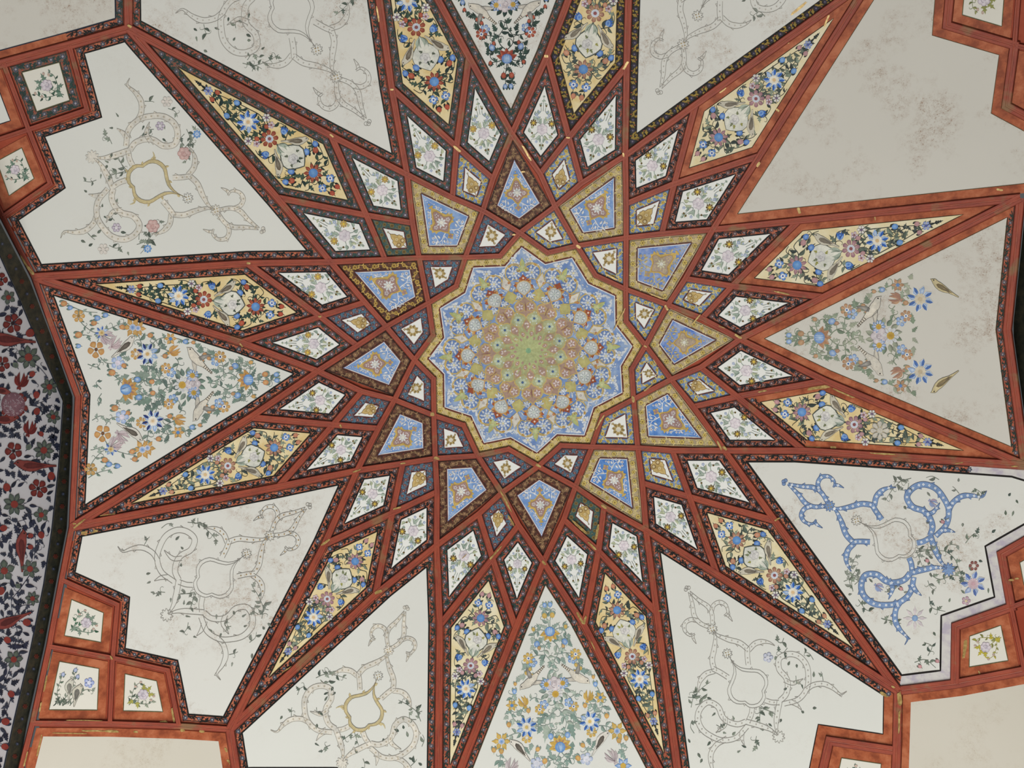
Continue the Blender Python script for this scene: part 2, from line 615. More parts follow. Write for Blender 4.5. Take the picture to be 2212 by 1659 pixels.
        P = [f(x, y) for x, y in out]
        self.poly(P, body, 3.2, ctr=tuple(min(255, v + 12) for v in body), center=f(.6, .03))
        self.outline(P, max(.7, np.linalg.norm(d) * .011), line, 3.7)
        W = [f(x, y) for x, y in ((.22, .03), (.45, .085), (.62, .115), (.76, .085), (.8, .02), (.7, -.035), (.56, -.04), (.4, -.01))]
        if raised:
            W = [f(x, y) for x, y in ((.6, .10), (.56, .22), (.46, .34), (.36, .40), (.42, .26), (.44, .14), (.5, .06))]
            W2 = [f(x, y) for x, y in ((.7, -.07), (.6, -.17), (.46, -.26), (.34, -.30), (.42, -.18), (.5, -.08))]
            self.poly(W2, shade, 3.0, ctr=body)
            self.outline(W2, max(.6, np.linalg.norm(d) * .009), line, 3.3)
        self.poly(W, wing, 4, ctr=shade)
        for k in range(4):
            y = -.01 + .025 * k
            if not raised:
                self.stroke([f(.3 + .02 * k, y), f(.52, y + .01), f(.72, y)], .9, .5, line, 4.5, raw=True)
        if stripes:
            for k in range(5):
                x = .04 + k * .065
                self.stroke([f(x, -.02), f(x, .06)], 1.6, 1.2, (84, 70, 52), 4.2, raw=True)
        self.ell(f(.93, .115), np.linalg.norm(d) * .021, col=(48, 44, 42), layer=4.6, n=7)

    def curl(self, p, a, size, turn, col, w=1.2, layer=1.4):
        p = V(p)
        pts = [p]
        for i in range(6):
            a += turn * (0.25 + 0.12 * i)
            p = p + rotv((size * (1 - .1 * i) / 3.2, 0), a)
            pts.append(p)
        if all(self.ok(q) for q in pts):
            self.stroke(pts, w, w * .5, col, layer, raw=True)

    def vine(self, pts, col, leafcols, w=1.6, leaf=9.0, every=14.0, lobed=.4, rng=None, curls=.4, sheet='foliage'):
        """a stem with leaves on alternating sides"""
        rng = rng or random
        if sheet:
            self.sheet(sheet)
        P = smooth_path(pts, 4.0)
        P = np.array([p for p in P if self.ok(p)])
        if len(P) < 4:
            return
        self.stroke(P, w, w * .6, col, 1, raw=True)
        acc, s = every * .5, 1
        for i in range(1, len(P)):
            acc += np.linalg.norm(P[i] - P[i - 1])
            if acc > every:
                acc = 0
                s = -s
                t = P[i] - P[i - 1]
                a = math.atan2(t[1], t[0]) + s * (0.75 + .3 * rng.random())
                L = leaf * (0.75 + .5 * rng.random())
                tip = P[i] + rotv((L, 0), a)
                if self.ok(tip):
                    lc = rng.choice(leafcols)
                    if rng.random() < lobed:
                        self.lobed(P[i], tip, L * .75, lc, 2, 2, tuple(min(255, v + 22) for v in lc))
                    else:
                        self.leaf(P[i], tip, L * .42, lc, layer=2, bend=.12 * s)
                    if rng.random() < curls:
                        self.curl(P[i], a - 2 * s * .8, L * .8, -s, col, w * .7)

    def finish(self):
        objs = {}
        for k, s in enumerate(self.sheets):
            if not s['f']:
                continue
            par = self.parent
            if s['par'] is not None and s['par'] in objs:
                par = objs[s['par']]
            q = np.array(s['v'])
            o = objs[k] = link(s['name'], self.surf(q, np.array(s['h'])), s['f'], 'paint', par, tint=s['c'])
            if s['name'] in STUFF:
                o['kind'] = 'stuff'
        self.sheets = []
        return objs

class Frame:
    """local coordinates of a panel: t along its axis, s across it"""
    def __init__(self, o, end, L=None):
        self.o = V(o)
        d = V(end) - self.o
        self.L = np.linalg.norm(d) if L is None else L
        self.e = d / np.linalg.norm(d)
        self.n = np.array([-self.e[1], self.e[0]])
        self.ang = math.atan2(self.e[1], self.e[0])

    def __call__(self, t, s=0.0):
        return self.o + self.e * (t * self.L) + self.n * (s * self.L)

    def inv(self, p):
        d = V(p) - self.o
        return d @ self.e / self.L, d @ self.n / self.L

# ------------------------------------------------------------------ painted borders
BSTYLE = {
    # ground, vine, leaf, petal, heart, accent, spacing, heavy
    'orange':   ('g_orange', (36, 36, 34), (30, 34, 34), (88, 96, 112), (150, 158, 166), (214, 122, 84), 27, 1.0),
    'brick':    ('g_brick', (50, 50, 44), (44, 58, 52), (104, 104, 116), (160, 156, 160), (178, 86, 62), 26, 1.0),
    'teal':     ('g_teal', (48, 58, 54), (46, 68, 64), (96, 104, 118), (158, 156, 168), (170, 84, 62), 24, 1.0),
    'blackgold': ('g_black', (20, 20, 20), (158, 132, 60), (72, 66, 88), (120, 112, 132), (176, 92, 56), 24, .9),
    'kite':     ('g_orange', (40, 36, 36), (34, 34, 38), (112, 92, 96), (168, 150, 150), (176, 94, 70), 19, 1.0),
    'kitebrick': ('g_brick', (44, 44, 42), (50, 70, 66), (116, 104, 116), (174, 164, 170), (174, 90, 70), 19, 1.0),
    'kiteteal': ('g_teal', (50, 60, 58), (58, 86, 84), (112, 104, 122), (182, 176, 188), (160, 84, 68), 18, 1.0),
    'gold':     ('g_gold', (150, 124, 76), (226, 204, 132), (222, 198, 110), (140, 112, 54), (214, 186, 110), 20, .55),
    'goldgrey': ('g_goldgrey', (142, 124, 90), (218, 200, 140), (222, 198, 110), (140, 112, 58), (206, 182, 120), 20, .55),
    'brown':    ('g_brown', (50, 30, 26), (150, 120, 86), (146, 110, 84), (196, 160, 112), (132, 74, 58), 20, .7),
    'maroongold': ('g_brown', (70, 34, 26), (206, 172, 96), (206, 170, 88), (112, 70, 34), (150, 100, 60), 20, .7),
    'bluegold': ('g_bluegold', (110, 116, 120), (226, 206, 128), (224, 196, 96), (140, 108, 44), (206, 188, 120), 18, .6),
    'bluered':  ('g_bluered', (70, 62, 70), (84, 118, 140), (150, 76, 66), (178, 160, 150), (128, 72, 66), 13, .8),
    'greengrey': ('g_greengrey', (60, 72, 66), (66, 96, 92), (150, 124, 66), (96, 76, 40), (126, 116, 78), 15, .8),
}


# ------------------------------------------------------------------ rib crossings read off the photograph (pixels)
# index k = spoke number, counter-clockwise from the right; a / b = the two flanks of a gap
N1={3:(1123,502),2:(1247,530),1:(1352,624),0:(1395,746),11:(1369,862),10:(1279,965),9:(1163,1007),8:(1032,984),7:(937,897),6:(895,777),5:(925,654),4:(1005,555)}
N2={2:(1183,545),1:(1287,594),0:(1353,693),11:(1365,797),10:(1302,897),9:(1212,962),8:(1099,970),7:(1001,918),6:(936,818),5:(935,723),4:(985,617),3:(1080,552)}
N3={2:(1199,445),1:(1353,513),0:(1443,658),11:(1450,819),10:(1378,967),9:(1243,1051),8:(1084,1064),7:(940,990),6:(852,863),5:(834,705),4:(905,556),3:(1043,454)}
N4={3:(1106,288),2:(1351,335),1:(1540,495),0:(1599,732),11:(1566,973),10:(1396,1145),9:(1174,1214),8:(943,1178),7:(771,1016),6:(686,801),5:(714,565),4:(879,376)}
N6={2:(1229,296),1:(1457,396),0:(1582,617),11:(1593,856),10:(1490,1073),9:(1293,1190),8:(1064,1206),7:(847,1108),6:(719,917),5:(691,683),4:(791,464),3:(986,316)}
N5a={2:(1256,395),1:(1430,504),0:(1517,687),11:(1498,878),10:(1388,1043),9:(1218,1122),8:(1034,1110),7:(870,1001),6:(781,845),5:(788,652),4:(891,481),3:(1065,385)}
N5b={2:(1167,374),1:(1353,439),0:(1481,601),11:(1514,793),10:(1453,973),9:(1305,1095),8:(1120,1134),7:(944,1062),6:(817,925),5:(771,746),4:(832,560),3:(977,426)}
N7a={2:(1354,141),1:(1641,336),0:(1779,641),11:(1737,973),10:(1549,1240),9:(1262,1350),8:(950,1350),7:(700,1176),6:(540,901),5:(534,568),4:(715,292),3:(1013,122)}
N7b={2:(1182,119),1:(1503,225),0:(1726,476),11:(1783,822),10:(1675,1125),9:(1419,1323),8:(1114,1357),7:(811,1284),6:(601,1051),5:(521,739),4:(598,426),3:(846,190)}
N8={2:(1368,-370),1:(1885,-50),0:(2205,427),11:(2215,1005),10:(1940,1492),9:(1477,1762),8:(946,1785),7:(496,1575),6:(155,1138),5:(73,598),4:(277,60),3:(774,-320)}
for D_ in (N1, N2, N3, N4, N5a, N5b, N6, N7a, N7b, N8):
    for k in D_:
        D_[k] = V(D_[k])
CEN = V((1143.7, 758.5))
def hw(p):
    """half width of the ribs in pixels, a little wider away from the crown"""
    return 5.4 + 0.0050 * np.linalg.norm(V(p) - CEN)

# ------------------------------------------------------------------ ceiling shell
def grid_shell():
    xs = np.linspace(-420, 2640, 104); ys = np.linspace(-420, 2060, 90)
    q = np.array([(x, y) for y in ys for x in xs])
    W = len(xs)
    def keep(p):      # the vault stops at the two side walls
        lx = np.interp(p[1], [-420, 150, 372, 484, 600, 857, 1146, 1396, 1659, 1900, 2060], [-420, -170, -60, 4, 76, 166, 150, 106, 45, -30, -80])
        rx = np.interp(p[1], [-420, 100, 250, 427, 712, 1005, 1200, 1400, 2060], [2640, 2360, 2262, 2208, 2176, 2217, 2290, 2400, 2640])
        ml = 4 if 440 < p[1] < 1900 else 30
        mr = 4 if 380 < p[1] < 1060 else 30
        return lx - ml <= p[0] <= rx + mr
    f = []
    for j in range(len(ys) - 1):
        for i in range(W - 1):
            a = j * W + i
            if all(keep(q[t]) for t in (a, a + 1, a + W, a + W + 1)):
                f.append([a, a + 1, a + W + 1, a + W])
    o = link('ceiling', on_vault(q, np.full(len(q), -0.003)), f, 'shell', smooth=True)
    o['kind'] = 'structure'
    o['label'] = 'shallow painted vault with red ribs making a twelve-pointed star'
    return o
CEIL = grid_shell()

def rib(pts, height=0.012, width=None, parent=CEIL, name='rib', ext=(0, 0)):
    P = np.array([V(p) for p in pts])
    if ext[0]:
        P[0] += (P[0] - P[1]) / np.linalg.norm(P[0] - P[1]) * ext[0]
    if ext[1]:
        P[-1] += (P[-1] - P[-2]) / np.linalg.norm(P[-1] - P[-2]) * ext[1]
    # mitred offsets at the original corners, then subdivide
    Nn = normals2(P)
    T = np.diff(P, axis=0); T /= np.linalg.norm(T, axis=1)[:, None]
    for i in range(1, len(P) - 1):
        n1 = np.array([-T[i - 1][1], T[i - 1][0]]); n2 = np.array([-T[i][1], T[i][0]])
        b_ = n1 + n2; b_ /= np.linalg.norm(b_)
        Nn[i] = b_ / max(.5, b_ @ n1)
    Nn[0] = (-T[0][1], T[0][0]); Nn[-1] = (-T[-1][1], T[-1][0])
    prof = [(-1, .0), (-.86, .75), (-.74, 1), (-.22, 1.0), (-.17, .88), (0, .94), (.17, .88), (.22, 1.0), (.74, 1), (.86, .75), (1, .0)]
    verts, hs, uv, faces = [], [], [], []
    K = len(prof)
    off = random.random() * 40
    run = 0.0
    for i in range(len(P) - 1):
        L = np.linalg.norm(P[i + 1] - P[i])
        k = max(1, int(L / 16))
        for j in range(k + (1 if i == len(P) - 2 else 0)):
            t = j / k
            c = P[i] + (P[i + 1] - P[i]) * t
            nn = Nn[i] * (1 - t) + Nn[i + 1] * t
            w = width if width else hw(c)
            for u, hh in prof:
                verts.append(c + nn * (w * u)); hs.append(hh * height + .0002)
                uv.append((u, off + (run + L * t) * 0.0027))
            b0 = len(verts) - K
            if b0:
                faces += [[b0 - K + x, b0 - K + x + 1, b0 + x + 1, b0 + x] for x in range(K - 1)]
        run += L
    return link(name, on_vault(np.array(verts), np.array(hs)), faces, 'rib', parent, uvs=uv)

md = lambda k: k % 12
for k in range(12):
    rib([N8[md(k - 1)], N7b[md(k - 1)], N4[k], N5a[k], N3[k], N1[md(k + 1)], N2[md(k + 1)]], 0.0120, ext=(0, 4))
    rib([N8[k], N7a[k], N4[k], N5b[md(k - 1)], N3[md(k - 1)], N1[md(k - 1)], N2[md(k - 2)]], 0.0128, ext=(0, 4))
    rib([N5a[k], N6[k], N7b[k]], 0.0108)
    rib([N5b[k], N6[k], N7a[k]], 0.0114)
OUTER = [
    [(273, -220), (277, 60)], [(277, 60), (149, 97), (7, 136), (-80, 160)], [(149, 97), (187, 236), (61, 279), (-80, 326)],
    [(7, 136), (61, 279), (108, 396), (5, 467)],
    [(-170, 120), (-60, 330), (5, 467), (73, 598), (168, 857), (155, 1138), (133, 1252), (106, 1396), (70, 1562), (30, 1720), (-25, 1900)],
    [(133, 1252), (253, 1306), (243, 1421), (106, 1396)], [(243, 1421), (362, 1448), (386, 1567)], [(243, 1421), (237, 1563)],
    [(70, 1562), (237, 1563), (386, 1568), (496, 1575)], [(496, 1575), (509, 1659), (520, 1760)], [(513, 1684), (705, 1684), (712, 1790)],
    [(1940, 1492), (1938, 1606), (1932, 1760)], [(1940, 1492), (2063, 1477), (2300, 1432)],
    [(2063, 1477), (2065, 1353), (2185, 1311), (2164, 1197), (2300, 1120)], [(2185, 1311), (2300, 1270)], [(2185, 1311), (2214, 1452)],
    [(1938, 1622), (1792, 1600), (1760, 1740)],
    [(2062, -110), (2046, 54), (2192, 97), (2174, 228), (2300, 296)], [(2192, 97), (2300, 120)], [(2192, 97), (2204, -60)],
    [(2205, 427), (2176, 712), (2215, 1005)],
]
NARROW = {2: 6.5, 3: 6.5, 4: 7.0, 5: 6.0, 6: 6.0, 7: 6.0, 8: 7.0, 14: 6.5, 15: 6.0, 18: 6.5, 19: 6.5}
for i, r_ in enumerate(OUTER):
    rib(r_, 0.0104 + 0.0003 * (i % 4), NARROW.get(i))

# ------------------------------------------------------------------ walls below the vault's edge
RIM = [(-186, 150), (-72, 345), (0, 484), (62, 604), (110, 730), (156, 859), (143, 1140), (121, 1252), (94, 1396), (57, 1562), (33, 1700), (-34, 1900)]
BAND = [(-210, 260), (-60, 470), (0, 552), (40, 640), (95, 770), (137, 866), (127, 1010), (113, 1140), (95, 1262), (67, 1400), (28, 1568), (2, 1690), (-64, 1890)]
# ------------------------------------------------------------------ painted motifs
def both(fn):
    for s in (1, -1):
        fn(s)

def edge_line(P, poly, w, col, name='edge_line'):
    P.sheet(name)
    q = np.vstack([poly, poly[:1]])
    P.stroke(densify(q, 12), w, w, col, 1.5, raw=True)

def closed_half(fr, half):
    """mirror a half outline of (t, s) about the axis"""
    a = [fr(t, s) for t, s in half]
    b_ = [fr(t, -s) for t, s in half[::-1] if abs(s) > 1e-6]
    return a + b_

def m_blue(P, fr, faded=False):
    L = fr.L
    gold, gold2 = (206, 176, 102), (176, 142, 74)
    mauve = (168, 138, 132)
    white = (232, 234, 236) if not faded else (206, 190, 140)
    if faded:
        mauve = (176, 158, 142)
    P.sheet('cartouche')
    out = [(.25, 0), (.30, .04), (.345, .07), (.36, .10), (.355, .145), (.385, .14), (.40, .18), (.43, .165), (.465, .19), (.475, .15), (.505, .15),
           (.50, .11), (.545, .085), (.60, .055), (.645, .035), (.70, 0)]
    out = [(.45 + (t - .45) * 1.12, s * 1.18) for t, s in out]
    P.poly(closed_half(fr, out), gold, 2, center=fr(.45))
    inn = [(.285, 0), (.33, .045), (.37, .07), (.385, .10), (.40, .14), (.43, .148), (.46, .135), (.475, .10), (.49, .07), (.55, .055), (.615, .03), (.63, 0)]
    inn = [(.45 + (t - .45) * 1.12, s * 1.18) for t, s in inn]
    ip = closed_half(fr, inn)
    P.poly(ip, mauve, 2.6, center=fr(.45))
    P.outline(ip, L * .009, gold2, 3)
    P.flower(fr(.445), L * .075, 8, white, (214, 222, 214), ((236, 236, 224), (228, 226, 214)), .36, fr.ang, .1, sheet='rosette')
    P.sheet('white_buds')
    def half(s):
        P.flower(fr(.428, .112 * s), L * .032, 5, white, mauve, (mauve,), .3, sheet=None)
        for t, q in ((.335, .012), (.35, .03), (.56, .018), (.595, .012), (.385, .06), (.52, .045)):
            P.ell(fr(t, q * s), L * .011, L * .007, fr.ang, white, layer=3.4, n=7)
    both(half)
    P.sheet('finial')
    c = fr(.19)
    P.poly([c + rotv((L * .058 * (1 if i % 2 == 0 else .62), 0), fr.ang + i * math.pi / 4) for i in range(8)], gold, 2.4)
    P.poly([c + rotv((L * .036, 0), fr.ang + math.pi / 4 + i * math.pi / 2) for i in range(4)], mauve, 3)
    P.sheet('finial')
    for t, r in ((.73, .026), (.785, .015)):
        P.ell(fr(t), L * r, L * r * .8, fr.ang, gold, layer=3, n=8)
    both(lambda s: P.ell(fr(.735, .024 * s), L * .016, col=gold, layer=2.8, n=7))
    for t in (.83, .87, .905):
        P.ell(fr(t), L * .008, col=white, layer=3, n=6)
    P.sheet('white_spray')
    def spray(s):
        st = L * .014
        P.stroke([fr(.285, .02 * s), fr(.255, .085 * s), fr(.215, .15 * s), fr(.215, .21 * s), fr(.265, .27 * s)], st, st * .5, white, 1.6)
        P.stroke([fr(.215, .15 * s), fr(.17, .165 * s), fr(.15, .20 * s)], st * .8, st * .4, white, 1.6)
        P.stroke([fr(.255, .085 * s), fr(.20, .07 * s), fr(.15, .085 * s)], st * .8, st * .4, white, 1.6)
        P.stroke([fr(.215, .21 * s), fr(.30, .20 * s), fr(.325, .235 * s)], st * .8, st * .4, white, 1.6)
        for t, q, r in ((.14, .09, .024), (.105, .06, .016), (.175, .215, .022), (.14, .165, .018), (.265, .275, .026), (.315, .245, .022), (.20, .255, .016), (.235, .10, .016)):
            P.flower(fr(t, q * s), L * r, 5, white, white, (mauve,), .3, sheet=None)
        for (t, q), (t2, q2) in (((.25, .16), (.315, .165)), ((.28, .21), (.345, .20)), ((.24, .2), (.20, .285)), ((.2, .12), (.145, .13))):
            P.leaf(fr(t, q * s), fr(t2, q2 * s), L * .034, white, layer=2.2)
        P.stroke([fr(.69, .02 * s), fr(.655, .065 * s), fr(.60, .095 * s), fr(.545, .14 * s)], st, st * .5, white, 1.6)
        for t, q, r in ((.62, .115, .018), (.545, .155, .022), (.66, .095, .016), (.50, .185, .018), (.70, .075, .014), (.745, .07, .011)):
            P.flower(fr(t, q * s), L * r, 5, white, white, (mauve,), .3, sheet=None)
        P.leaf(fr(.6, .095 * s), fr(.565, .095 * s), L * .03, white, layer=2.2)
        P.leaf(fr(.66, .06 * s), fr(.715, .085 * s), L * .025, white, layer=2.2)
        for k in range(7):
            P.ell(fr(.76 + .02 * k, (.055 - .007 * k) * s), L * .006, L * .004, fr.ang, white, layer=2, n=6)
    both(spray)

def m_white(P, fr, rng, warm=0.0):
    L = fr.L
    leafc = [(178, 194, 178), (160, 178, 164), (192, 200, 168)]
    stem = (158, 170, 162)
    P.sheet('foliage')
    def half(s):
        S = lambda pts, w=.011: P.stroke([fr(t, q * s) for t, q in pts], L * w, L * w * .5, stem, 1)
        S([(.30, .0), (.27, .03), (.24, .055), (.2, .07)])
        S([(.28, .02), (.22, .015), (.14, .0)], .009)
        S([(.36, .05), (.31, .09), (.30, .13), (.34, .15)])
        S([(.44, .0), (.47, .05), (.52, .085), (.57, .085), (.6, .06)])
        S([(.48, .05), (.47, .10), (.5, .13)])
        S([(.60, .06), (.64, .03), (.70, .037), (.74, .06)])
        S([(.64, .0), (.74, .0), (.86, 0)], .008)
        for (a, b_), (c, d), w in (((.30, .03), (.24, .10), .045), ((.26, .05), (.19, .03), .035), ((.31, .10), (.27, .16), .045), ((.33, .15), (.40, .185), .04),
                                   ((.36, .06), (.33, .02), .04), ((.5, .06), (.56, .03), .05), ((.52, .085), (.57, .13), .045), ((.49, .12), (.45, .17), .04),
                                   ((.57, .085), (.64, .105), .04), ((.6, .05), (.66, .07), .03), ((.7, .036), (.76, .015), .03), ((.18, .01), (.13, .035), .03),
                                   ((.14, 0), (.09, .012), .025), ((.46, .02), (.54, .012), .04), ((.8, 0), (.78, .03), .024), ((.86, 0), (.84, .02), .02), ((.40, .12), (.43, .16), .035)):
            if P.ok(fr(c, d * s)):
                P.leaf(fr(a, b_ * s), fr(c, d * s), L * w, rng.choice(leafc), layer=2, bend=.2 * s)
        for t, q in ((.24, .1), (.52, .15), (.66, .09), (.30, .17)):
            P.curl(fr(t, q * s), fr.ang + s * 1.2, L * .06, s, stem, L * .007)
    both(half)
    P.rose(fr(.385), L * .075, (222, 212, 218), (184, 170, 186), (238, 232, 236), ang=fr.ang)
    if warm:
        pet, hi = (168, 134, 66), (206, 172, 84)
    else:
        pet, hi = (92, 72, 34), (150, 122, 50)
    both(lambda s: P.flower(fr(.47, .128 * s), L * .050, 8, pet, hi, ((214, 178, 66), (232, 204, 96)), .4, sheet='daisy'))
    P.sheet('blossoms')
    def bl(s):
        for t, q, r in ((.205, .075, .020), (.585, .09, .024), (.55, .065, .014), (.63, .055, .014)):
            P.flower(fr(t, q * s), L * r, 5, (148, 170, 214), (196, 208, 228), ((228, 228, 232),), .3, sheet=None)
        for t, q in ((.325, .14), (.715, .04), (.16, .02)):
            P.ell(fr(t, q * s), L * .014, col=(126, 106, 58), ctr=(84, 66, 34), layer=3, n=7)
    both(bl)

def m_inner(P, fr):
    L = fr.L
    P.sheet('rosette')
    c = fr(.47)
    br, hi, dk = (156, 130, 76), (202, 180, 122), (116, 92, 50)
    for i in range(8):
        a = fr.ang + i * math.pi / 4
        P.lobed(c + rotv((L * .06, 0), a), c + rotv((L * (.34 if i % 4 == 0 else .29), 0), a + .12), L * .20, br, 2, 2, hi)
        P.leaf(c + rotv((L * .10, 0), a + .39), c + rotv((L * .27, 0), a + .30), L * .10, hi, dk, 2.4)
        P.ring(c + rotv((L * .19, 0), a + .2), L * .035, L * .016, dk, 2.8, 7)
    P.ell(c, L * .11, col=(224, 218, 200), layer=3.2, n=10)
    for i in range(5):
        P.ell(c + rotv((L * .055, 0), fr.ang + i * 1.257), L * .036, col=(238, 234, 224), ctr=(206, 190, 160), layer=3.5, n=7)
    for t, r in ((.13, .055), (.83, .06)):
        P.sheet('finial')
        P.flower(fr(t), L * r, 4, br, hi, None, sheet=None, ang=fr.ang, point=.2, layer=2)
        P.stroke([fr(t), fr(.26 if t < .4 else .70)], L * .025, L * .02, br, 1.6, raw=True)

def m_outer(P, fr):
    L = fr.L
    br, hi, dk = (178, 148, 88), (214, 188, 126), (134, 104, 62)
    P.sheet('lotus')
    half = [(.12, 0), (.17, .035), (.16, .10), (.20, .16), (.27, .185), (.33, .165), (.36, .20), (.41, .17), (.46, .165), (.50, .10), (.58, .085), (.64, .04), (.70, 0)]
    pp = closed_half(fr, half)
    P.poly(pp, hi, 2, ctr=br, center=fr(.38))
    P.outline(pp, L * .016, dk, 2.6)
    both(lambda s: (P.ell(fr(.265, .09 * s), L * .075, L * .06, fr.ang + s * .7, br, (228, 214, 176), 3, 9),
                    P.ring(fr(.265, .09 * s), L * .06, L * .022, dk, 3.5, 9)))
    c = fr(.43)
    P.poly([c + rotv((L * (.13 if i % 2 == 0 else .06), 0), fr.ang + i * math.pi / 5) for i in range(10)], br, 3, ctr=hi)
    P.ell(c, L * .045, col=(230, 214, 170), ctr=(170, 140, 84), layer=3.6, n=8)
    P.sheet('finial')
    P.stroke([fr(.68), fr(.78)], L * .022, L * .015, dk, 2, raw=True)
    P.ell(fr(.79), L * .026, col=(120, 128, 128), ctr=hi, layer=2.6, n=8)
    P.sheet('finial')
    P.stroke([fr(.13), fr(.06)], L * .02, L * .012, dk, 2, raw=True)
    P.ell(fr(.06), L * .018, col=br, layer=2.6, n=7)

PAL_Y = {  # palettes of the long yellow panels: daisy petals, berries, leaves, bird, star
    'mauve': dict(d=(150, 112, 122), dh=(196, 158, 160), berry=(184, 140, 142), leaf=[(62, 72, 70), (92, 104, 92), (128, 140, 122)], dark=(54, 60, 58)),
    'brown': dict(d=(148, 100, 82), dh=(206, 166, 140), berry=(190, 126, 96), leaf=[(66, 78, 74), (98, 112, 100), (130, 142, 124)], dark=(58, 64, 60)),
    'red': dict(d=(140, 58, 44), dh=(190, 112, 84), berry=(172, 74, 52), leaf=[(34, 56, 52), (46, 70, 62), (60, 82, 66)], dark=(30, 40, 38)),
}
def m_yellow(P, fr, pal, rng, unfinished=False):
    p = PAL_Y[pal]
    L = fr.L
    w = L * .0042
    blue, bh = (66, 114, 196), (150, 186, 226)
    stemc = p['dark']
    # stems
    def stems(s):
        f = lambda pts: [fr(t, q * s) for t, q in pts]
        P.vine(f([(.205, .0), (.17, .015), (.135, .03), (.085, .022)]), stemc, p['leaf'], w, L * 0.0307, L * 0.0158, .3, rng)
        P.vine(f([(.215, .01), (.225, .05), (.215, .085), (.25, .11), (.285, .118)]), stemc, p['leaf'], w, L * 0.0410, L * 0.0187, .5, rng)
        P.vine(f([(.21, .02), (.19, .05), (.175, .075), (.20, .10)]), stemc, p['leaf'], w, L * 0.0307, L * 0.0173, .3, rng)
        P.vine(f([(.29, .055), (.275, .08), (.31, .115), (.345, .12)]), stemc, p['leaf'], w, L * 0.0333, L * 0.0187, .4, rng)
        P.vine(f([(.478, .005), (.52, .012), (.55, .03), (.62, .03)]), stemc, p['leaf'], w, L * .026, L * .02, .4, rng)
        P.vine(f([(.475, .01), (.51, .035), (.56, .058), (.62, .05), (.685, .037), (.745, .022), (.82, .004)]), stemc, p['leaf'], w, L * 0.0410, L * 0.0187, .55, rng)
        P.vine(f([(.49, .02), (.52, .055), (.56, .078), (.60, .075)]), stemc, p['leaf'], w, L * 0.0307, L * 0.0187, .3, rng)
        P.vine(f([(.40, .04), (.42, .085), (.455, .09), (.48, .082)]), stemc, p['leaf'], w, L * 0.0358, L * 0.0187, .4, rng)
        P.vine(f([(.60, .02), (.645, .018), (.69, .012), (.73, .016)]), stemc, p['leaf'], w, L * 0.0282, L * 0.0187, .5, rng)
    both(stems)
    P.sheet('foliage')
    P.lobed(fr(.86), fr(.905), L * .02, p['dark'], 2, 3)
    P.leaf(fr(.82), fr(.87), L * .012, p['dark'])
    both(lambda s: P.lobed(fr(.835, .004 * s), fr(.85, .02 * s), L * .02, p['dark'], 2, 2))
    # vase-like drop with two birds
    P.sheet('vase')
    half = [(.420, 0), (.402, .007), (.382, .022), (.358, .046), (.334, .060), (.310, .059), (.287, .041), (.269, .018), (.2575, 0)]
    vp = closed_half(fr, half)
    P.poly(vp, (228, 228, 216), 2.4, center=fr(.325))
    P.outline(vp, w * 1.3, (86, 92, 84), 3)
    both(lambda s: [P.leaf(fr(.415, .002 * s), fr(t, q * s), L * .012, (176, 188, 172), (84, 98, 88), 3.2, bend=-.15 * s) for t, q in ((.365, .008), (.36, .026), (.372, .018))])
    P.rose(fr(.318, -.006), L * .024, (210, 208, 206), (150, 148, 152), (232, 230, 226), 'rose', fr.ang)
    P.sheet('foliage')
    lc = [(160, 158, 84), (120, 128, 92)] if pal != 'red' else [(60, 74, 60), (90, 98, 80)]
    for a, b_ in (((.30, .012), (.281, .028)), ((.302, .0), (.276, .004)), ((.33, .03), (.32, .046)), ((.345, -.01), (.36, -.025)), ((.31, -.03), (.295, -.042))):
        P.lobed(fr(*a), fr(*b_), L * .018, rng.choice(lc), 3.4, 2)
    both(lambda s: P.bird(fr(.412, .022 * s), fr(.312, .098 * s), flip=-s if True else s, body=(206, 200, 182), wing=(128, 118, 104) if pal != 'red' else (96, 80, 62), shade=(168, 158, 138), fat=1.15))
    LF = L * 1.2
    # flowers
    both(lambda s: P.bud(fr(.078, .019 * s), LF * .011, p['berry'], tuple(min(255, v + 24) for v in p['berry']), fr.ang + math.pi, p['dark'], 'berry'))
    both(lambda s: P.flower(fr(.128, .029 * s), LF * .0175, 4, blue, bh, ((232, 236, 240), (232, 236, 240), (70, 100, 180)), .5, fr.ang, sheet='flower'))
    P.flower(fr(.205), LF * .036, 9, p['d'], p['dh'], ((84, 138, 204), (130, 174, 222)), .5, fr.ang, .08)
    both(lambda s: P.bud(fr(.29, .058 * s), LF * .0135, blue, bh, fr.ang + s * .6, p['dark']))
    both(lambda s: P.bud(fr(.262, .09 * s), LF * .0125, p['berry'], p['dh'], fr.ang + s * .8, p['dark'], 'berry'))
    both(lambda s: P.bud(fr(.281, .112 * s), LF * .0125, blue, bh, fr.ang + s * .4, p['dark']))
    P.flower(fr(.4625), LF * .035, 8, p['d'], p['dh'], ((216, 220, 226), (190, 200, 222), (150, 90, 90)), .45, fr.ang)
    def bell(s):
        P.sheet('flower')
        c = fr(.43, .066 * s)
        for u in (-.7, -.25, .25, .7):
            P.leaf(c - rotv((LF * .012, 0), fr.ang + s * 1.2), c + rotv((LF * .022, 0), fr.ang + s * 1.2 + u), LF * .013, blue, (52, 84, 150), 3)
        P.ell(c, LF * .012, LF * .009, fr.ang, bh, blue, 3.6, 8)
    both(bell)
    both(lambda s: P.flower(fr(.495, .055 * s), LF * .014, 5, (196, 170, 186), (226, 214, 222), ((150, 100, 110),), .3))
    both(lambda s: P.flower(fr(.533, .069 * s), LF * .0165, 6, (224, 220, 214), (236, 234, 228), ((120, 100, 130),), .3, edge=(130, 124, 130)))
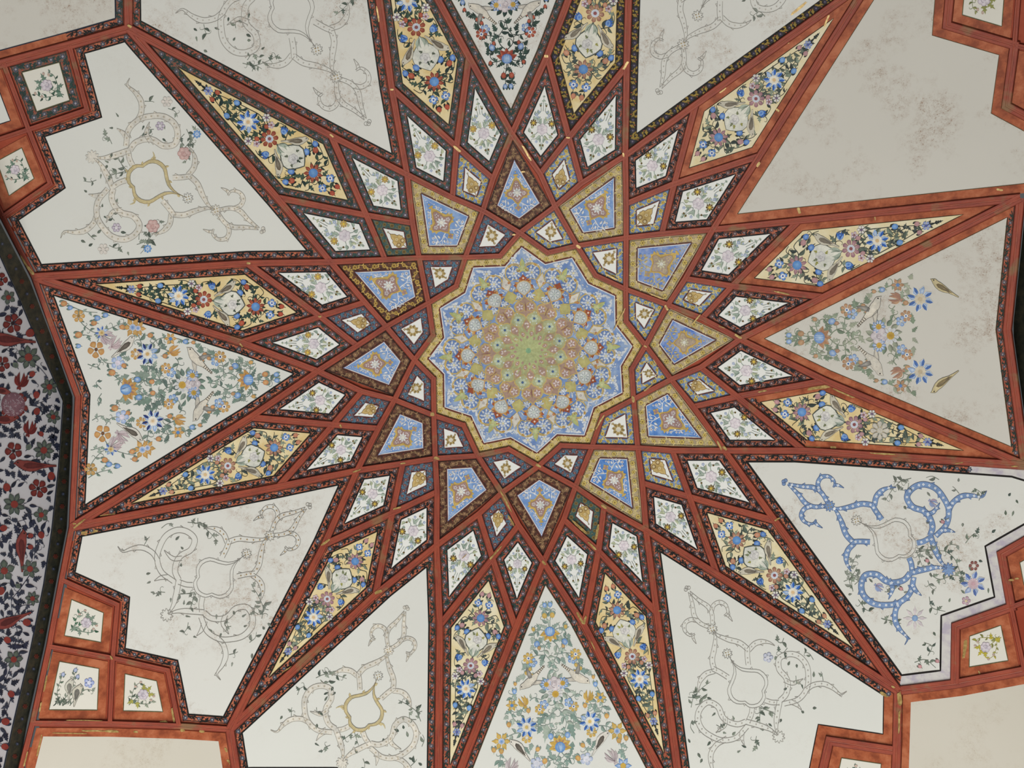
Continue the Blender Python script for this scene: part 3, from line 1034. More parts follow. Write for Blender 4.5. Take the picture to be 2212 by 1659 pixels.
    both(lambda s: P.bud(fr(.508, .036 * s), LF * .010, p['berry'], p['dh'], fr.ang, p['dark'], 'berry'))
    if unfinished:
        P.flower(fr(.588), LF * .038, 8, (206, 200, 186), (216, 210, 196), ((210, 204, 190),), .3, edge=(150, 148, 142))
    else:
        P.bluestar(fr(.588), LF * .043, fr.ang)
    both(lambda s: P.bud(fr(.684, .038 * s), LF * .0125, (92, 142, 208), bh, fr.ang, p['dark']))
    both(lambda s: P.bud(fr(.784, .0205 * s), LF * .0105, p['berry'], p['dh'], fr.ang, p['dark'], 'berry'))
    P.flower(fr(.822), LF * .0175, 6, (124, 144, 198), (176, 186, 216), ((90, 100, 170),), .3)

# -------- the big flowering triangles (positions read from the bottom one, right flank, crop pixels)
FT = Frame((565, 90), (690, 1470))
def ft(x, y):
    t, s = FT.inv((x, y))
    return t, s
PAL_F = {
    'gold': dict(a=(204, 168, 84), ah=(222, 194, 122), berry=(206, 152, 92), leaf=[(150, 170, 160), (132, 156, 146), (170, 184, 172)], stem=(138, 156, 148),
                 blue=(96, 146, 210), bd=(60, 104, 180), mau=(190, 178, 180), gm=(178, 138, 110)),
    'red': dict(a=(150, 62, 46), ah=(196, 110, 82), berry=(164, 70, 54), leaf=[(44, 66, 60), (56, 80, 70), (38, 58, 50)], stem=(34, 48, 44),
                blue=(92, 130, 190), bd=(58, 84, 152), mau=(150, 120, 124), gm=(140, 70, 60)),
    'orange': dict(a=(196, 150, 84), ah=(216, 180, 122), berry=(198, 132, 92), leaf=[(124, 146, 134), (146, 162, 150), (110, 130, 122)], stem=(118, 132, 124),
                   blue=(92, 142, 206), bd=(44, 60, 120), mau=(200, 182, 186), gm=(170, 130, 110)),
    'faded': dict(a=(182, 138, 104), ah=(204, 170, 136), berry=(178, 138, 104), leaf=[(150, 162, 142), (132, 148, 126), (166, 172, 152)], stem=(138, 150, 128),
                  blue=(116, 152, 206), bd=(70, 112, 180), mau=(176, 164, 168), gm=(170, 130, 112)),
}
def m_floral(P, fr, pal, rng, tmax=9.0, stars=True):
    p = PAL_F[pal]
    L = fr.L
    k = L / FT.L * 1.14
    def at(x, y, s):
        t, q = ft(x, y)
        return fr(t, abs(q) * s if abs(q) > 1e-3 else 0)
    lim = lambda x, y: ft(x, y)[0] < tmax
    w = L * .0052
    VINES = [
        [(590, 420), (600, 370), (605, 330), (598, 240)], [(615, 470), (660, 440), (700, 430), (737, 425)], [(690, 430), (740, 470), (735, 540)],
        [(600, 540), (660, 580), (680, 640), (640, 720), (630, 800)], [(680, 660), (740, 650), (800, 660)], [(830, 690), (860, 740), (870, 790)],
        [(640, 1080), (680, 1150), (760, 1200), (850, 1220), (900, 1245)], [(690, 1160), (740, 1240), (735, 1310), (690, 1390)], [(760, 1200), (800, 1150)],
        [(880, 1030), (840, 1010), (780, 1040)], [(1000, 930), (1030, 980), (1042, 1030), (1060, 1120), (1030, 1190), (990, 1230)],
        [(1060, 1120), (1090, 1180)], [(990, 1290), (1070, 1290), (1140, 1310), (1180, 1330)], [(700, 1520), (750, 1570), (840, 1580)], [(760, 1570), (720, 1620), (700, 1700)],
        [(900, 1460), (930, 1520), (920, 1560)], [(1210, 1420), (1230, 1500), (1220, 1560)], [(770, 1270), (820, 1260), (850, 1230)], [(930, 1050), (960, 1100), (980, 1140)],
    ]
    def vines(s):
        for v in VINES:
            q = [u for u in v if lim(*u)]
            if len(q) > 2:
                P.vine([at(x, y, s) for x, y in q], p['stem'], p['leaf'], w, L * .044, L * .026, .5, rng, .6)
    both(vines)
    P.sheet('foliage')
    def leaves(s):
        for (a, b_), (c, d), wd in (((560, 300), (640, 285), 20), ((610, 440), (690, 380), 26), ((640, 500), (690, 530), 30), ((700, 500), (680, 560), 26), ((760, 480), (770, 560), 24),
                                    ((760, 560), (800, 600), 28), ((700, 690), (740, 760), 30), ((860, 700), (890, 760), 30), ((880, 820), (950, 800), 40), ((940, 850), (960, 800), 30),
                                    ((780, 1190), (860, 1270), 34), ((640, 1180), (600, 1230), 22), ((690, 1260), (660, 1290), 22), ((770, 1260), (820, 1420), 46), ((820, 1270), (870, 1330), 40),
                                    ((750, 1180), (840, 1160), 26), ((980, 1110), (1020, 1130), 36), ((1090, 1130), (1140, 1150), 30), ((800, 1430), (780, 1560), 30), ((930, 1400), (960, 1470), 30),
                                    ((1000, 1420), (960, 1500), 26), ((740, 1560), (800, 1530), 30), ((1210, 1500), (1260, 1560), 36)):
            if lim(a, b_):
                q, q2 = at(a, b_, s), at(c, d, s)
                if P.ok(q) and P.ok(q2):
                    P.lobed(q, q2, wd * k * 1.5, rng.choice(p['leaf']), 2, 3)
    both(leaves)
    def fl(x, y, r, n, col, hi, cen, **kw):
        if lim(x, y):
            t, q = ft(x, y)
            if abs(q) < .012:
                P.flower(fr(t), r * k, n, col, hi, cen, **kw)
            else:
                both(lambda s: P.flower(at(x, y, s), r * k, n, col, hi, cen, **kw))
    def bd(x, y, r, col, hi, a=0.0, sheet='berry'):
        if lim(x, y):
            both(lambda s: P.bud(at(x, y, s), r * k, col, hi, fr.ang + a * s, p['leaf'][0], sheet))
    bl, bh = p['blue'], (196, 214, 234)
    bd(602, 228, 19, bl, bh); bd(620, 320, 22, p['berry'] if pal != 'gold' else p['a'], p['ah'])
    # half flower on the axis: coloured petals outwards, blue globe
    P.sheet('flower')
    c = fr(*ft(590, 465)[:1])
    for u in (-1.25, -.62, 0, .62, 1.25):
        P.leaf(c, c + rotv((82 * k, 0), fr.ang + u), 44 * k, p['a'], p['ah'], 3)
        P.ell(c + rotv((44 * k, 0), fr.ang + u), 10 * k, 7 * k, fr.ang + u, p['gm'], layer=3.5, n=7)
    P.ell(c, 37 * k, 40 * k, fr.ang, bl, (176, 204, 234), 4, 14)
    for u in (-1, 0, 1):
        P.stroke([c + rotv((-30 * k, 0), fr.ang + u * .5), c + rotv((28 * k, 0), fr.ang - u * .5)], 1.0, .8, (206, 222, 238), 4.5, raw=True)
    bd(737, 420, 16, p['a'], p['ah']); bd(717, 590, 16, p['gm'], p['ah'])
    bd(730, 552, 25, bl, bh, .4, 'bud')
    fl(795, 705, 36, 5, bl, bh, None)
    fl(825, 662, 44, 7, p['a'], p['ah'], ((236, 236, 230), (220, 226, 238), p['bd']), rc=.34)
    for x, y in ((828, 757), (868, 785), (822, 815)):
        bd(x, y, 15, p['berry'] if pal != 'gold' else p['a'], p['ah'])
    # bouquet
    if tmax > .6:
        P.sheet('foliage')
        for i in range(14):
            a = i * 2 * math.pi / 14 + .1
            q = fr(ft(640, 960)[0])
            P.leaf(q + rotv((70 * k, 0), a), q + rotv((128 * k, 0), a + .15), 34 * k, rng.choice(p['leaf']), layer=2)
        fl(712, 915, 46, 10, bl, (226, 232, 240), ((206, 172, 84), (190, 150, 70)), rc=.42)
        fl(568, 955, 46, 10, bl, (226, 232, 240), ((206, 172, 84), (190, 150, 70)), rc=.42) if False else None
        t0 = ft(643, 1012)[0]
        P.flower(fr(t0), 58 * k, 10, (226, 226, 226), (206, 210, 212), ((210, 174, 84), (190, 150, 66)), .46, 0.2)
        P.rose(fr(ft(636, 925)[0]), 58 * k, (206, 196, 200), (150, 138, 146), (226, 220, 222), ang=fr.ang)
    if lim(1000, 925):
        bd(980, 862, 15, p['berry'], p['ah']); bd(998, 925, 20, bl, bh, 0, 'bud')
    if lim(900, 930):
        both(lambda s: P.bird(at(697, 755, s), at(925, 935, s), flip=s, body=(218, 212, 198), wing=(120, 118, 114), shade=(186, 182, 174), raised=True, stripes=True))
    if lim(940, 1020):
        both(lambda s: P.tulip(at(938, 1030, s), 44 * k, math.atan2(*((at(960, 960, s) - at(930, 1090, s))[::-1])), p['a'] if pal != 'faded' else p['gm'], p['ah'], p['gm']))
    fl(765, 1085, 36, 5, bl, bh, None)
    fl(808, 1120, 40, 7, p['a'], p['ah'], ((236, 236, 230), (220, 226, 238), p['bd']), rc=.34)
    fl(1042, 1042, 40, 6, p['a'], p['ah'], (bl,), rc=.3, point=.2)
    bd(908, 1112, 19, p['berry'], p['ah'])
    if lim(950, 1252):
        if stars:
            fl(965, 1345, 42, 7, p['a'], p['ah'], None)
            both(lambda s: P.bluestar(at(950, 1252, s), 80 * k, s * .3, dark=p['bd'], cen=((240, 238, 228), p['ah'])))
    bd(1098, 1203, 21, p['berry'], p['ah'])
    bd(755, 1370, 24, bl, bh, 0, 'bud')
    fl(1188, 1335, 62, 6, p['a'], p['ah'], ((206, 216, 232), bl), rc=.4, point=.25)
    bd(1205, 1420, 21, p['berry'], p['ah']); bd(1268, 1398, 21, p['berry'], p['ah'])
    if lim(685, 1470):
        P.sheet('flower')
        c = fr(1.0)
        for u in (2.0, 2.6, 3.14, 3.7, 4.3, 1.4, 4.9):
            P.leaf(c, c + rotv((88 * k, 0), fr.ang + u), 52 * k, p['a'], p['ah'], 3)
            P.ell(c + rotv((46 * k, 0), fr.ang + u), 12 * k, 8 * k, fr.ang + u, p['gm'], layer=3.4, n=7)
        P.ell(c + rotv((6 * k, 0), fr.ang), 42 * k, 40 * k, fr.ang, bl, (170, 200, 232), 4, 14)
        for u in (-.5, 0, .5):
            P.leaf(c + rotv((44 * k, 0), fr.ang), c + rotv((-30 * k, 26 * u * k), fr.ang), 15 * k, (176, 204, 234), p['bd'], 4.6)
    if lim(1075, 1325):
        both(lambda s: P.bird(at(968, 1548, s), at(1085, 1325, s), flip=-s, body=(224, 220, 210), wing=(84, 78, 72), shade=(140, 130, 118), fat=1.1))
        bd(888, 1460, 20, p['berry'], p['ah'], .5)
        both(lambda s: P.tulip(at(1140, 1560, s), 56 * k, fr.ang + math.pi + s * .5, p['mau'], (222, 214, 214), (120, 104, 110)))
        fl(920, 1580, 50, 5, (176, 190, 220), (220, 224, 236), ((228, 228, 236), (210, 214, 228)), rc=.5)
        bd(846, 1573, 23, p['berry'], p['ah'], .5)
        fl(1242, 1640, 56, 6, bl, (206, 220, 238), ((206, 172, 84),), rc=.4, point=.2)

# far flank of the left triangle, beyond the lotus (crop pixels of the left panel)
FX = Frame((1705, 705), (510, 800))
def m_floral_far(P, fr, pal, rng):
    p = PAL_F[pal]
    k = fr.L / FX.L
    at = lambda x, y, s: fr(FX.inv((x, y))[0], abs(FX.inv((x, y))[1]) * s)
    for s in (1, -1):
        for v in ([(320, 570), (360, 610), (430, 620)], [(300, 460), (330, 400), (420, 350), (500, 320)], [(160, 290), (200, 340), (270, 390), (330, 395)], [(330, 830), (300, 880), (330, 900)],
                  [(400, 690), (440, 720), (490, 770)], [(520, 800), (600, 860), (690, 850), (760, 830)], [(160, 420), (200, 410), (260, 420)], [(230, 620), (300, 640), (330, 580)],
                  [(100, 200), (200, 240), (300, 250)]):
            P.vine([at(x, y, s) for x, y in v], p['stem'], p['leaf'], 1.6, 12, 11, .6, rng, .5)
        P.flower(at(290, 515, s), 62 * k, 5, (196, 140, 82), (214, 176, 120), ((90, 66, 48), (150, 100, 60)), .2, .4)
        P.bluestar(at(330, 395, s), 48 * k, .3, dark=(84, 116, 188), cen=((226, 206, 160), (206, 170, 100)), n=7)
        P.flower(at(165, 275, s), 46 * k, 6, p['a'], p['ah'], ((150, 120, 70),), .25)
        P.flower(at(590, 362, s), 50 * k, 6, p['a'], p['ah'], ((214, 218, 232), p['blue']), .4, .1, .2)
        P.flower(at(445, 610, s), 50 * k, 5, (150, 176, 220), (206, 214, 234), ((222, 216, 230),), .4)
        P.tulip(at(425, 470, s), 50 * k, fr.ang + s * 2.4, p['mau'], (226, 218, 218), (140, 116, 122))
        for x, y, r in ((165, 410, 26), (60, 185, 24), (275, 325, 22), (405, 680, 26), (690, 745, 20)):
            P.bud(at(x, y, s), r * k, p['berry'], p['ah'], 0, p['leaf'][0], 'berry')
        for x, y, r in ((165, 490, 17), (300, 290, 22), (358, 268, 20), (105, 215, 19), (590, 730, 20)):
            P.bud(at(x, y, s), r * k, p['blue'], (190, 208, 234), 0, p['leaf'][0], 'bud')

# -------- drawn scrollwork of the large white panels (left half read off the lower left one, crop pixels)
FS = Frame((1245, 385), (735, 1620))
SCROLL = [  # centre lines, half widths at start / middle / end
    ([(1232, 415), (1172, 488), (1108, 552), (1088, 620), (1102, 705)], 8, 17, 13),
    ([(1092, 600), (1068, 550), (1018, 530), (972, 562), (966, 618), (998, 640)], 16, 15, 5),
    ([(985, 628), (962, 650), (942, 692)], 12, 9, 1),
    ([(1098, 735), (1075, 775), (1000, 822), (915, 862), (862, 918)], 6, 19, 19),
    ([(862, 905), (872, 970), (876, 1040)], 18, 18, 18),
    ([(856, 930), (800, 888), (735, 882), (682, 902), (652, 928)], 18, 20, 1),
    ([(740, 1608), (740, 1530), (715, 1440), (682, 1350)], 4, 20, 20),
    ([(682, 1350), (628, 1310), (602, 1240), (608, 1180), (648, 1110), (634, 1030), (560, 1008), (486, 1035), (438, 1110), (436, 1200), (462, 1290), (540, 1362), (655, 1378)], 20, 21, 18),
    ([(622, 1198), (570, 1232), (520, 1226), (478, 1212)], 17, 15, 1),
    ([(470, 1300), (410, 1272), (330, 1276), (268, 1318), (215, 1375), (165, 1360)], 18, 19, 1),
    ([(600, 1372), (560, 1400), (528, 1446)], 18, 14, 1),
    ([(690, 1362), (745, 1352), (790, 1330)], 18, 18, 18),
]
def scroll_half(P, f, mode, fill, line, dot, k, upto=None):
    def conv(pts):
        return [f(*p_) for p_ in pts]
    for i, (pts, w0, w1, w2) in enumerate(SCROLL):
        if upto is not None and i not in upto:
            continue
        C_ = smooth_path(conv(pts), 4.0)
        C_ = np.array([c for c in C_ if -150 < c[0] < 2400 and -150 < c[1] < 1850])
        if len(C_) < 3:
            continue
        Nn = normals2(C_)
        t = np.linspace(0, 1, len(C_))
        w = np.where(t < .5, w0 + (w1 - w0) * t * 2, w1 + (w2 - w1) * (t - .5) * 2) * k
        A = C_ + Nn * w[:, None]; B = C_ - Nn * w[:, None]
        n = len(C_)
        if fill:
            P._add(list(A) + list(B), [lin(fill)] * (2 * n), [[j, j + 1, n + j + 1, n + j] for j in range(n - 1)], 1 + .12 * i)
        lw = 1.05 if mode != 'blue' else 1.0
        P.stroke(A, lw, lw, line, 2.6, raw=True); P.stroke(B, lw, lw, line, 2.6, raw=True)
        # little thorns on the band's outer edge
        acc = 0
        for j in range(2, n - 2):
            acc += np.linalg.norm(C_[j] - C_[j - 1])
            if acc > 26:
                acc = 0
                s = 1 if (j // 2) % 2 else -1
                b_ = C_[j] + Nn[j] * s * w[j]
                tg = C_[j + 1] - C_[j - 1]; tg /= np.linalg.norm(tg)
                tip = b_ + Nn[j] * s * 4.2 * (1 if mode == 'blue' else .9) + tg * 3
                if fill:
                    P.poly([b_ - tg * 3.5, tip, b_ + tg * 3.5], fill, 1.1, fan=False)
                P.stroke([b_ - tg * 3.5, tip, b_ + tg * 3.5], lw, lw, line, 2.7, raw=True)
        # dots down the middle
        if dot:
            acc = 4
            for j in range(1, n - 1):
                acc += np.linalg.norm(C_[j] - C_[j - 1])
                if acc > 9.5 and w[j] > 2.4:
                    acc = 0
                    if mode == 'blue':
                        for q in range(4):
                            P.ell(C_[j] + rotv((1.75, 0), q * math.pi / 2 + j), 1.35, col=dot, layer=3.4, n=6)
                    else:
                        P.ell(C_[j], 2.1 if mode == 'beige' else 1.7, col=dot, layer=3, n=6)

def knot(P, c, r, fill, line, dot):
    out = []
    for i in range(10):
        a = i * math.pi / 5 + .2
        out += [V(c) + rotv((r * .62, 0), a - .3), V(c) + rotv((r, 0), a), V(c) + rotv((r * .9, 0), a + .16)]
    if fill:
        P.poly(out, fill, 2.4)
    P.outline(out, 1.1, line, 2.9)
    if dot:
        for i in range(4):
            P.ell(V(c) + rotv((r * .34, 0), i * 1.57 + .5), r * .16, r * .1, i * 1.57, dot, layer=3.2, n=6)

def m_scroll(P, fr, mode, rng, cart='line', bare=False, leafy=True, flowers=False):
    k = fr.L / FS.L
    sty = {'line': (None, (160, 157, 150), (198, 194, 185)), 'beige': ((227, 223, 212), (164, 160, 150), (194, 184, 164)),
           'dots': (None, (146, 143, 136), (176, 150, 110)), 'blue': ((130, 158, 200), (86, 106, 146), (236, 240, 244))}[mode]
    fill, line, dot = sty
    for s in (1, -1):
        f = lambda x, y, s=s: fr(FS.inv((x, y))[0], -FS.inv((x, y))[1] * s)
        P.sheet('scrollwork')
        if mode == 'dots':
            scroll_half(P, f, 'line', None, line, dot, k, range(0, 6))
            scroll_half(P, f, 'line', None, line, None, k, range(6, 12))
        else:
            scroll_half(P, f, mode, fill, line, dot, k)
    P.sheet('scroll_tip')
    g = lambda t: fr(t)
    tip = fr(0)
    for a in (fr.ang + math.pi, fr.ang + 1.9, fr.ang - 1.9):
        c = tip + fr.e * 9 * k + rotv((14 * k, 0), a)
        if fill:
            P.ell(c, 13 * k, col=fill, layer=2.2, n=9)
        P.ring(c, 13 * k, 1.1, line, 2.8, 9)
    P.sheet('scroll_knot')
    knot(P, g(FS.inv((1097, 722))[0]), 42 * k, fill, line, (176, 156, 110) if mode != 'line' else (180, 160, 120))
    P.sheet('scroll_knot')
    knot(P, g(1.0), 50 * k, fill, line, None)
    P.sheet('scroll_knot')
    knot(P, g(FS.inv((1008, 930))[0]) - fr.e * 6 * k, 40 * k, None, (150, 148, 142), (170, 150, 110))
    # keel shaped cartouche: three lobes and a drawn-out tip
    P.sheet('cartouche')
    segs = ([(1010, 935), (988, 1000), (935, 1052), (858, 1076)], [(858, 1076), (796, 1092), (752, 1148), (752, 1212), (787, 1262)], [(787, 1262), (786, 1308), (812, 1346), (846, 1366)])
    hp = []
    for sg in segs:
        q = [(FS.inv(p_)[0], abs(FS.inv(p_)[1])) for p_ in sg]
        if sg is segs[0]:
            q[0] = (q[0][0], 0)
        if sg is segs[2]:
            q[-1] = (q[-1][0] + .002, 0)
        hp += [tuple(v) for v in smooth_path(q, .03)][(0 if not hp else 1):]
    mt_, k_ = .668, .84
    inp = [(mt_ + (t - mt_) * k_, s * k_) for t, s in hp]
    ring = lambda h: np.array([fr(t, s) for t, s in h] + [fr(t, -s) for t, s in h[-2:0:-1]])
    out, inn = ring(hp), ring(inp)
    n = len(out)
    if cart == 'gold':
        P._add(list(out) + list(inn), [lin((206, 191, 146))] * (2 * n), [[i, (i + 1) % n, n + (i + 1) % n, n + i] for i in range(n)], 1.4)
        P.outline(out, 1.1, (160, 142, 102), 2.6)
        P.outline(inn, 1.1, (142, 138, 126), 2.6)
        for i in range(2, n, 3):
            d = out[i] - fr(mt_); d /= np.linalg.norm(d)
            P.leaf(out[i] - d, out[i] + rotv(d * 8, .6), 5, (206, 191, 146), (180, 162, 116), 1.8)
        for s in (1, -1):
            b_ = fr(.70, .112 * s)
            P.stroke([b_, b_ + fr.n * s * 10 - fr.e * 2, b_ + fr.n * s * 17 + fr.e * 5], 6, 1, (206, 191, 146), 1.9)
    else:
        P.outline(out, 1.0, (152, 150, 144), 2.6)
        P.outline(inn, 1.0, (152, 150, 144), 2.6)
        for i in range(2, n, 4):
            d = out[i] - fr(mt_); d /= np.linalg.norm(d)
            P.stroke([out[i] - rotv(d, 1.57) * 3, out[i] + d * 5, out[i] + rotv(d, 1.57) * 3], .9, .9, (156, 154, 148), 2.6, raw=True)
    # sprays of grey-green leaves
    if not leafy:
        return
    lc = [(112, 122, 110), (136, 146, 132), (92, 104, 94)] if not bare else [(118, 124, 114), (140, 146, 136)]
    st = (118, 126, 114)
    for s in (1, -1):
        f = lambda x, y, s=s: fr(FS.inv((x, y))[0], -FS.inv((x, y))[1] * s)
        for v in ([(525, 945), (600, 915), (690, 925), (770, 950)], [(575, 880), (600, 915), (640, 882)], [(378, 1080), (400, 1030), (440, 1010)], [(1230, 1140), (1290, 1200), (1340, 1300)] if False else [(560, 960), (600, 990), (640, 960)],
                  [(330, 1250), (330, 1200), (335, 1180)], [(845, 1375), (800, 1400), (740, 1430)], [(845, 1375), (850, 1430), (860, 1500)], [(530, 1180), (535, 1215), (560, 1225)],
                  [(640, 1480), (600, 1500), (570, 1540)]):
            if rng.random() < .85:
                P.vine([f(*q) for q in v], st, lc, 1.3, 13, 11, .45, rng, .3)
        P.sheet('foliage')
        for x, y in ((505, 1100), (580, 1085), (595, 1125), (540, 1320), (500, 1260), (440, 950), (490, 920), (690, 1060), (660, 1010), (300, 1090), (270, 1180), (260, 1240), (390, 1210), (640, 1260), (700, 1490), (775, 1490), (520, 1470), (440, 1440)):
            if rng.random() < (.62 if not bare else .45):
                c = f(x + rng.uniform(-12, 12), y + rng.uniform(-12, 12))
                if P.ok(c):
                    a = rng.uniform(0, 6.28)
                    (P.lobed if rng.random() < .3 else P.leaf)(c, c + rotv((rng.uniform(8, 13), 0), a), rng.uniform(4, 6), rng.choice(lc))
        if flowers:
            P.flower(f(505, 1135), 10, 6, (196, 184, 200), (222, 214, 224), ((236, 232, 232),), .35, sheet='flower', edge=(160, 148, 164))
            P.rose(f(700, 960), 14, (206, 170, 164), (170, 120, 118), (222, 194, 188))
            P.flower(f(560, 870), 9, 8, (84, 140, 206), (140, 180, 226), ((226, 232, 240), (84, 140, 206)), .45)
            P.vine([f(700, 990), f(640, 940), f(580, 890), f(500, 880)], st, lc, 1.4, 12, 11, .4, rng)
            P.flower(f(330, 1090), 12, 6, (222, 216, 208), (228, 222, 214), ((224, 216, 208),), .3, edge=(190, 184, 176))
            P.flower(f(560, 1010), 11, 6, (222, 216, 208), (228, 222, 214), ((224, 216, 208),), .3, edge=(190, 184, 176)) if False else None

def m_bouquet(P, c, r, ang, rng, leaf, rosec=(208, 196, 204), warm=None):
    c = V(c)
    f = lambda x, y: c + rotv((x * r, y * r), ang)
    P.vine([f(-.75, .75), f(-.4, .35), f(0, 0)], leaf[0], leaf, r * .04, r * .28, r * .2, .6, rng)
    P.vine([f(-.6, .6), f(.0, .6), f(.5, .55), f(.75, .3)], leaf[0], leaf, r * .035, r * .26, r * .2, .3, rng)
    P.vine([f(-.6, .6), f(-.6, 0), f(-.45, -.5), f(-.2, -.7)], leaf[0], leaf, r * .035, r * .26, r * .2, .3, rng)
    P.sheet('leaves')
    for x, y, a, L in ((.25, -.2, -.9, .5), (.35, 0, -.2, .5), (.1, -.3, -1.7, .4), (-.5, .45, 2.6, .45), (-.25, .5, 1.4, .45)):
        P.lobed(f(x, y), f(x + L * math.cos(a), y + L * math.sin(a)), r * .36, warm or leaf[1], 2.4, 2)
    P.rose(f(.08, .0), r * .33, rosec, (150, 136, 158), (230, 224, 230), ang=ang)
    P.sheet('buds')
    for x, y in ((-.45, -.45), (.6, .3), (-.15, -.75), (.75, .05)):
        P.ell(f(x, y), r * .09, r * .07, ang, (190, 160, 150), (214, 200, 180), 3, 8)
# ------------------------------------------------------------------ panels
def panel(name, nodes, bw, styles, field_mat, label, cat='ceiling panel', group=None, line=(44, 36, 30), lw=1.8, rng=None):
    """one painted panel between the ribs: border strips, field, dark ruled line; returns root, field outline"""
    nodes = np.array([V(p) for p in nodes])
    n = len(nodes)
    rng = rng or random.Random(len(bpy.data.objects))
    mid = (nodes + np.roll(nodes, -1, 0)) / 2
    h = np.array([hw(p) for p in mid])
    bws = np.full(n, bw, float) if np.isscalar(bw) else np.asarray(bw, float)
    sty = [styles] * n if isinstance(styles, str) else list(styles)
    outer = inset(nodes, h - 1.5)
    inner = inset(nodes, h + bws)
    c = on_vault(inner.mean(0), [0.0])[0]
    root = empty(name, c, label, cat, group)
    for s in dict.fromkeys(sty):
        idx = [i for i in range(n) if sty[i] == s]
        if s in ('plain', 'bare'):
            vs_, fs = [], []
            for i in idx:
                j = (i + 1) % n
                k = max(1, int(np.linalg.norm(outer[j] - outer[i]) / 14))
                for t in range(k + 1):
                    u = t / k
                    o_ = outer[i] + (outer[j] - outer[i]) * u; i_ = inner[i] + (inner[j] - inner[i]) * u
                    vs_ += [o_, (o_ + i_) / 2, i_]
                    if t:
                        q = len(vs_) - 6
                        fs += [[q, q + 3, q + 4, q + 1], [q + 1, q + 4, q + 5, q + 2]]
            link('border', on_vault(np.array(vs_), np.full(len(vs_), .0004)), fs, 'orange' if s == 'plain' else 'g_bare', root)
        else:
            border_edges(root, outer, inner, idx, s, rng)
    field_mesh('field', inner, field_mat, root)
    if line:
        P = Painter(root)
        edge_line(P, inner, lw, line)
        P.finish()
    return root, inner

def border_edges(par, outer, inner, idx, style, rng):
    g, vine, leafc, petal, heart, acc, sp, heavy = BSTYLE[style]
    n = len(outer)
    vs_, fs = [], []
    for i in idx:
        j = (i + 1) % n
        k = max(1, int(np.linalg.norm(outer[j] - outer[i]) / 14))
        for t in range(k + 1):
            u = t / k
            o_ = outer[i] + (outer[j] - outer[i]) * u; i_ = inner[i] + (inner[j] - inner[i]) * u
            vs_ += [o_, (o_ + i_) / 2, i_]
            if t:
                q = len(vs_) - 6
                fs += [[q, q + 3, q + 4, q + 1], [q + 1, q + 4, q + 5, q + 2]]
    bo = link('border', on_vault(np.array(vs_), np.full(len(vs_), .0004)), fs, g, par)
    P = Painter(bo, on_vault, 0.0008)
    P.sheet('border_pattern')
    for i in idx:
        j = (i + 1) % n
        A = (outer[i] + inner[i]) / 2; B = (outer[j] + inner[j]) / 2
        d = B - A
        L = np.linalg.norm(d)
        if L < 8:
            continue
        e = d / L
        nn = np.array([-e[1], e[0]])
        w = abs((outer[i] - inner[i]) @ nn)
        m_ = max(1, int(round(L / sp)))
        st = L / m_
        r = min(w * .33, st * .30)
        dense = heavy > .75
        for q in (0, 1):                                  # ruled dark edges
            o1 = (outer if q == 0 else inner)
            off = 2.6 if q == 0 else -1.6
            sgn = 1 if (inner[i] - outer[i]) @ nn > 0 else -1
            a_, b_ = o1[i] + nn * off * sgn, o1[j] + nn * off * sgn
            if np.linalg.norm(b_ - a_) > 3:
                P.stroke(densify(np.array([a_, b_]), 14), 1.5, 1.5, tuple(int(v * .8) for v in vine), 1.2, raw=True)
        for k in range(m_):
            c = A + d * (k / m_)
            if not (-60 < c[0] < 2275 and -60 < c[1] < 1720):
                continue
            sg = 1 if k % 2 else -1
            rr = r * (1.0 if k % 2 == 0 else .8) * (1.0 if dense else .86)
            pts = [c + e * (st * u) + nn * (w * .24 * sg * math.sin(math.pi * u)) for u in np.linspace(0, 1, 7)]
            P.stroke(pts, w * (.13 if dense else .06), w * (.13 if dense else .06), vine if dense else leafc, 1.4, raw=True)
            LV = ((.30, 1, .44, .34), (.50, -1, .54, .40), (.74, 1, .40, .30), (.20, -1, .36, .26)) if dense else ((.36, 1, .40, .17), (.58, -1, .42, .19), (.76, 1, .3, .14))
            for q, (u, s2, len_, wd) in enumerate(LV):
                b_ = c + e * (st * u) + nn * (w * .2 * sg * math.sin(math.pi * u))
                tip = b_ + e * (st * .26 * (1 if q % 2 else -1)) + nn * (s2 * sg * w * len_ * .85)
                if dense and q < 2:
                    P.lobed(b_, tip, w * wd * 1.25, leafc, 2, 2)
                else:
                    P.leaf(b_, tip, w * wd, leafc, leafc, 2, bend=.3 * s2)
            P.ell(c + e * (st * .5) - nn * (sg * w * .26), w * .11, w * .08, 0, acc, layer=2.6, n=6)
            if not dense:
                P.flower(c, rr * 1.15, 6, tuple(int(v * .66) for v in petal), heart, None, sheet=None, layer=2.6)
            P.flower(c, rr, 6, petal, tuple(int(v * (.62 if dense else .9)) for v in petal), (heart,), .36 if dense else .3, rng.random(), layer=3, sheet=None)
    P.finish()

